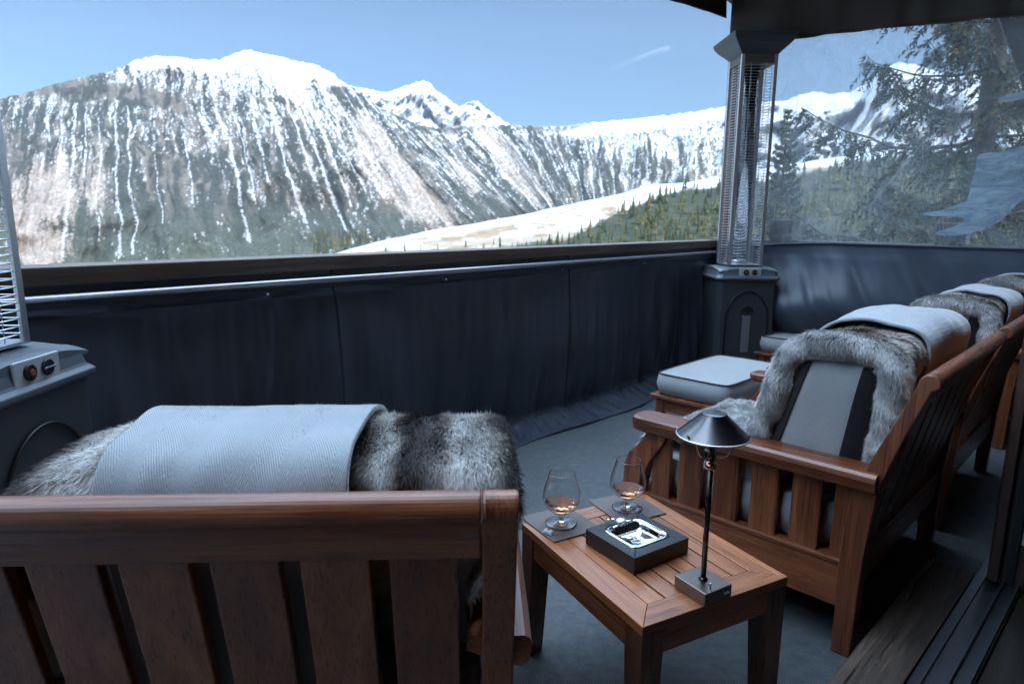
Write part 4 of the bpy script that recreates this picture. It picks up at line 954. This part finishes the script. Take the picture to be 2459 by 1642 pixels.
# lamp
def lamp():
    root=empty('table_lamp',(.433,1.335,.3803),TRZ+.06);tag(root,'slim bronze table lamp with conical shade on the near corner of the table','lamp')
    MB().box(-.046,.046,-.042,.042,0,.030).build('base',M_bronze,root,bevel=.002)
    MB().tube([(0,0,.030),(0,0,.318)],.0062,18).build('stem',M_bronzed,root,smooth=True)
    MB().lathe([(.0062,.03),(.010,.03),(.010,.033),(.0062,.036)],20).build('stem_foot',M_bronzed,root,smooth=True)
    MB().lathe(resamp([(.005,.290),(.011,.293),(.0135,.299),(.011,.305),(.006,.309),(.006,.316),(.009,.319),(.006,.322)],30).tolist(),24).build('collar',M_copper,root,smooth=True)
    MB().tube([(0,0,.318),(0,0,.375)],.0075,14).build('socket',M_bronzed,root,smooth=True)
    MB().lathe([(0,.37),(.012,.375),(.015,.388),(.012,.402),(0,.412)],16).build('bulb',plain('frosted_bulb',(.7,.7,.68),.3),root,smooth=True)
    for k in range(3):
        a=2*math.pi*k/3+.5;c,s=math.cos(a),math.sin(a)
        MB().tube([(c*.004,s*.004,.322),(c*.014,s*.014,.320),(c*.030,s*.030,.324),(c*.036,s*.036,.331),(c*.050,s*.050,.362),(c*.058,s*.058,.376)],.0021,8).build('shade_arm',M_copper,root,smooth=True)
    zt,zr=.418,.368
    sh=MB().lathe([(0,zt),(.024,zt),(.0265,zt-.001),(.027,zt-.003),(.0745,zr+.002),(.077,zr),(.076,zr-.0012),(.0735,zr+.0008),(.0262,zt-.005),(0,zt-.004)],72).build('shade',plain('gunmetal_shade',(.15,.145,.15),.30,1),root,smooth=True)
    sh.modifiers.new('es','EDGE_SPLIT').split_angle=R(35)
    MB().lathe([(.0750,zr-.0012),(.0775,zr-.0008),(.0780,zr+.0004),(.0775,zr+.0016),(.0755,zr+.002)],72).build('shade_rim',M_steel,sh,smooth=True)
    for k in range(3):
        a=2*math.pi*k/3+.5;c,s=math.cos(a),math.sin(a);MB().tube([(c*.070,s*.070,zr+.005),(c*.0755,s*.0755,zr+.011)],.0022,8).build('shade_screw',M_bronzed,sh)
    MB().tube([(.0455,.028,.015),(.050,.028,.015)],.0028,10).tube([(.0455,.018,.015),(.050,.018,.015)],.0028,10).build('terminal',M_steel,root)
    MB().tube([(.030,-.012,.030),(.030,-.012,.034),(.034,-.012,.042)],[.0035,.0022,.0018],10).build('switch',M_chrome,root,smooth=True)
lamp()
# ---------------- patio heaters
def make_heater():
    root=empty('patio_heater');w_=.235
    # cabinet: local front = -y, centre at origin
    def sq(h,z,ch=.03): return [(-h+ch,-h,z),(h-ch,-h,z),(h,-h+ch,z),(h,h-ch,z),(h-ch,h,z),(-h+ch,h,z),(-h,h-ch,z),(-h,-h+ch,z)]
    def loft(rings):
        V=[];n=len(rings[0])
        for r_ in rings: V+=r_
        F=[tuple(range(n)),tuple(range((len(rings)-1)*n,len(rings)*n))]
        for i in range(len(rings)-1):
            for k in range(n): j=(k+1)%n;F.append((i*n+k,i*n+j,(i+1)*n+j,(i+1)*n+k))
        return MB().add(V,F)
    loft([sq(.228,.03),sq(.222,.40),sq(.218,.785)]).build('cabinet',M_heatdark,root,bevel=.004)
    loft([sq(.20,0),sq(.20,.03)]).build('plinth',M_black,root)
    c=loft([sq(.222,.775),sq(.236,.785),sq(.238,.797),sq(.226,.808),sq(.222,.815),sq(.216,.842)]);c.build('collar',M_heater,root,bevel=.003)
    # domed top
    nn=28;U,V=np.meshgrid(np.linspace(-1,1,nn),np.linspace(-1,1,nn),indexing='ij');H=.216
    Z=.842+.048*(1-np.maximum(np.abs(U),np.abs(V))**1.7)+ .010*(1-U**2)*0
    arch=.020*(1-U**2)+0*V;Z=np.where(np.maximum(np.abs(U),np.abs(V))>.3,Z,.842+.048*(1-.3**1.7))
    edge=.026*(1-U**2)*ss(.6,1,-V)+.026*(1-U**2)*ss(.6,1,V)+.026*(1-V**2)*ss(.6,1,np.abs(U))
    mesh_np('domed_top',np.stack([U*H,V*H,Z+edge],-1).reshape(-1,3),grid_faces(nn,nn)[:,::-1],M_heater,root)
    # arched front and side panels closing the dome
    x=np.linspace(-1,1,20);za=.842+.026*(1-x**2)
    for k in range(4):
        M=Matrix.Rotation(k*math.pi/2,4,'Z');pv=[tuple(M@Vector((a*H,-H-.0005,.835))) for a in x]+[tuple(M@Vector((a*H,-H-.0005,b))) for a,b in zip(x,za)]
        MB().add(pv,[(i,i+1,i+21,i+20) for i in range(19)]).build('arch_panel',M_heater if k else M_heater,root,fix=False)
    # control panel
    pn=MB().box(-.075,.085,-.2245,-.2175,.802,.868).build('control_panel',plain('panel_grey',(.55,.57,.6),.35,.3),root,bevel=.004)
    for i,xx in enumerate((-.025,.037)):
        kn=MB().tube([(xx,-.2245,.836),(xx,-.231,.836)],[.021,.020],24).build('knob',M_black,pn,smooth=False,bevel=.002)
        if i: MB().box(xx-.017,xx+.017,-.236,-.2312,.8335,.8385,).build('knob_grip',M_chrome,kn,bevel=.001)
        else: MB().tube([(xx,-.2312,.836),(xx,-.236,.836)],.008,14).build('knob_grip',M_red,kn,bevel=.001)
    # door arc groove and vent
    pts=[(.155*math.cos(a),-.2262,.50+.20*math.sin(a)) for a in np.linspace(0,math.pi,40)];pts=[(-.155,-.2290,.12)]+pts[::-1]+[(.155,-.2290,.12)]
    MB().tube(pts,.005,6).build('door_seam',M_black,root,smooth=True)
    MB().tube([(.047*math.cos(a),-.2225,.545+.045*math.sin(a)) for a in np.linspace(0,math.pi,14)],.006,6).prism([(.044*math.cos(a),.545+.042*math.sin(a)) for a in np.linspace(0,math.pi,16)],-.2245,-.2215).build('vent_recess',M_black,root)
    MB().box(-.03,.03,-.2275,-.222,.25,.52).build('data_plate',plain('plate_grey',(.28,.29,.31),.35,.5),root,bevel=.002)
    # cage
    g=.120;z0,z1=.885,2.34
    for k in range(4):
        M=Matrix.Rotation(k*math.pi/2,4,'Z')
        MB().box(-g-.008,-g+.014,-g-.008,-g-.003,z0,z1,M).box(-g-.008,-g-.003,-g-.003,-g+.014,z0,z1,M).build('corner_bar',M_steel,root)
        s=MB()
        for i in range(72):
            z=z0+.02+i*(z1-z0-.03)/72
            s.tube([tuple(M@Vector((-g+.004,-g,z))),tuple(M@Vector((g-.004,-g,z)))],.0015,5)
        for xx in (-.055,.055): s.tube([tuple(M@Vector((xx,-g+.002,z0))),tuple(M@Vector((xx,-g+.002,z1)))],.0016,5)
        s.build('wire_guard',M_steel,root)
    MB().lathe([(.055,z0-.01),(.055,z1-.06),(.0525,z1-.06),(.0525,z0-.01)],32).build('quartz_tube',M_glass,root,smooth=True)
    MB().box(-g-.008,g+.008,-g-.008,g+.008,z0-.006,z0+.004).build('cage_base',M_steel,root,bevel=.002)
    b=MB().lathe([(.050,z0+.004),(.056,z0+.03),(.05,z0+.034)],28).build('burner_ring',M_steel,root,smooth=True)
    MB().tube([(-.02,-.03,z0),(-.02,-.03,z0+.05),(.0,-.02,z0+.06)],.004,8).tube([(.03,.0,z0),(.02,-.02,z0+.055)],.004,8).build('igniter',M_chrome,root,smooth=True)
    loft([sq(.124,z1-.055,.01),sq(.124,z1-.0,.01)]).build('cage_head',plain('sooty_steel',(.18,.15,.13),.5,.8,noise=.3,nscale=20),root)
    def s4(h,z): return [(-h,-h,z),(h,-h,z),(h,h,z),(-h,h,z)]
    loft([s4(.128,z1),s4(.150,z1+.025),s4(.190,z1+.065),s4(.216,z1+.10),s4(.222,z1+.128),s4(.214,z1+.130)]).build('reflector_cap',M_heatdark,root,bevel=.003)
    return root
h1=make_heater();h1.location=(-1.365,1.512,0);h1.rotation_euler=(0,0,R(90)+R(1.5));tag(h1,'grey patio heater cut off by the left edge of the view','patio heater','patio heaters')
h2=copy_tree(h1);h2.location=(1.705,4.93,0);h2.rotation_euler=(0,0,R(2));h2['label']='tall dark patio heater with wire tube guard in the terrace corner'
# ---------------- trees beyond the side windbreak
M_bark=plain('spruce_bark',(.055,.046,.038),.9,noise=.4,nscale=12,bump=.6,bdist=.02)
M_needle=vcol('spruce_needles',.75,amount=.15,scale=6,spec=.3)
def spruce(name,label,sx,dist,zb,zt,rad,cc,seed,dens=1.,cat='tree',tip=.9,grp='trees beyond the side windbreak',rise=.35):
    r=np.random.default_rng(seed);a,b_,e_=bearing(sx,500.);x0,y0=float(a)*dist,float(b_)*dist
    e=empty(name,(x0,y0,zb));tag(e,label,cat,grp);H=zt-zb
    MB().tube([(0,0,-1),(0,0,H*.5),(0,0,H*.97)],[H*.0105,H*.008,.015],12).build('trunk',M_bark,e,smooth=True)
    br=MB();V=[];C=[];F=[];Q=[]
    z=H*.12
    while z<H*.97:
        f=z/H;L0=rad*min(1,(1-f)**tip*1.35)
        nb=5 if L0>.5 else 4
        a0=r.random()*6.28
        for k in range(nb):
            if r.random()>.86*dens+.1: continue
            az=a0+6.283*k/nb+r.normal()*.25;L=L0*(.6+.6*r.random());d=np.array([math.cos(az),math.sin(az),0])
            sag=r.uniform(.05,.3);up=rise*r.uniform(.5,1.2) if f>.25 else .08
            P=[];
            for q in np.linspace(0,1,9):
                P.append(np.array([0,0,z])+d*L*q+np.array([0,0,L*(up*q*q-sag*q*(1-q)*2)])+r.normal(size=3)*.012*L)
            br.tube([tuple(p) for p in P],[max(.004,.015*L*(1-q*.85)) for q in np.linspace(0,1,9)],5)
            n=int(L*30*dens)+3
            for t_ in r.random(n)**.7:
                i=min(int(t_*8),7);p=P[i]+(P[i+1]-P[i])*(t_*8-i)
                side=np.array([-d[1],d[0],0])*(1 if r.random()<.5 else -1)
                l=L*.22*(.5+r.random())*(1-.45*t_)+.10
                dirv=side*r.uniform(.2,.9)+d*r.uniform(.1,.6)+np.array([0,0,-r.uniform(.25,1.1)]);dirv/=np.linalg.norm(dirv)
                brown=r.random()<.22*(1-t_)
                # a twig: stalk with needle blades on both sides
                m_=int(l*46)+4;w_=np.linspace(.06,1,m_)[:,None]
                c=p+dirv*l*w_+np.array([0,0,-.12*l])*w_*w_;nl=(.04+.055*(1-w_))*(.8+.5*r.random((m_,1)))*(1+dist*.012)
                v1=np.cross(dirv,r.normal(size=(m_,3)));v1/=np.linalg.norm(v1,axis=1)[:,None]+1e-9;v1=v1*.75+dirv*.65;wv=np.cross(v1,r.normal(size=(m_,3)));wv/=np.linalg.norm(wv,axis=1)[:,None]+1e-9
                wd=.012*(1+dist*.035);V.append(np.stack([c-wv*wd,c+wv*wd,c+v1*nl],1).reshape(-1,3))
                base=np.array((.17,.12,.05) if brown else cc);C.append(np.repeat(base*(.55+.8*r.random((m_,1))),3,0))
        z+=H*.019*(1+.6*r.random())*(.5+.9*(1-f))
    br.build('branches',M_bark,e,fix=False)
    V=np.concatenate(V);mesh_np('crown',V,np.arange(len(V)).reshape(-1,3),M_needle,e,smooth=False,col=np.concatenate(C))
spruce('spruce_tree','large open spruce with drooping twigs right behind the clear vinyl',2232,11.5,-5,11,3.1,(.04,.055,.03),31,.74,rise=.30)
spruce('spruce_tree','slim pale spruce standing alone just right of the tall heater',1787,38,-14,7.6,2.6,(.06,.075,.06),33,1.2)
spruce('larch_tree','yellowish larch low behind the vinyl next to the tall heater',1800,30,-12,2.2,3.0,(.20,.16,.06),34,.8)
spruce('spruce_tree','bushy olive spruce below the ridge left of the big spruce',2085,19,-8,2.2,2.8,(.085,.09,.035),35,1.)
spruce('spruce_tree','low olive spruce above the side rail in the middle of the vinyl',1965,23,-9,1.1,3.0,(.075,.085,.04),36,1.)
spruce('spruce_tree','dense dark spruce behind the big spruce at the right edge',2310,21,-9,3.0,3.4,(.05,.06,.03),37,1.)
spruce('spruce_tree','broad spruce at the bottom of the vinyl between the two rail posts',2190,15,-7,1.9,3.0,(.10,.10,.04),38,1.)
# dark diagonal timber brace of the neighbouring eave at the top right
e=empty('timber_brace',CORN+NV*.5,RZ);tag(e,'dark diagonal timber brace beyond the vinyl at the top right corner','timber brace')
_x=lambda z:1.635-.41*(z-2.485)
MB().prism([(_x(3.4),3.4),(_x(-1.),-1.),(_x(-1.)+.26,-1.),(_x(3.4)+.26,3.4)],0,.14).build('beam',WDX,e,bevel=.01)
MB().tube([(_x(-.6)+.1,-.02,-.6),(_x(-.6)+.1,.16,-.6)],.02,10).build('bolt',M_heatdark,e)
# ---------------- mountain air: one closed box round the view, haze of even density
def haze():
    o=MB().box(-7500,7500,-60,9500,-300,2500).build('haze',bpy.data.materials.new('mountain_air'));m=o.data.materials[0];m.use_nodes=True
    t=m.node_tree;t.nodes.clear();v=t.nodes.new('ShaderNodeVolumePrincipled');v.inputs['Color'].default_value=(.72,.85,1,1);v.inputs['Density'].default_value=.00003
    u=t.nodes.new('ShaderNodeOutputMaterial');t.links.new(v.outputs[0],u.inputs['Volume']);o['kind']='stuff'
haze()
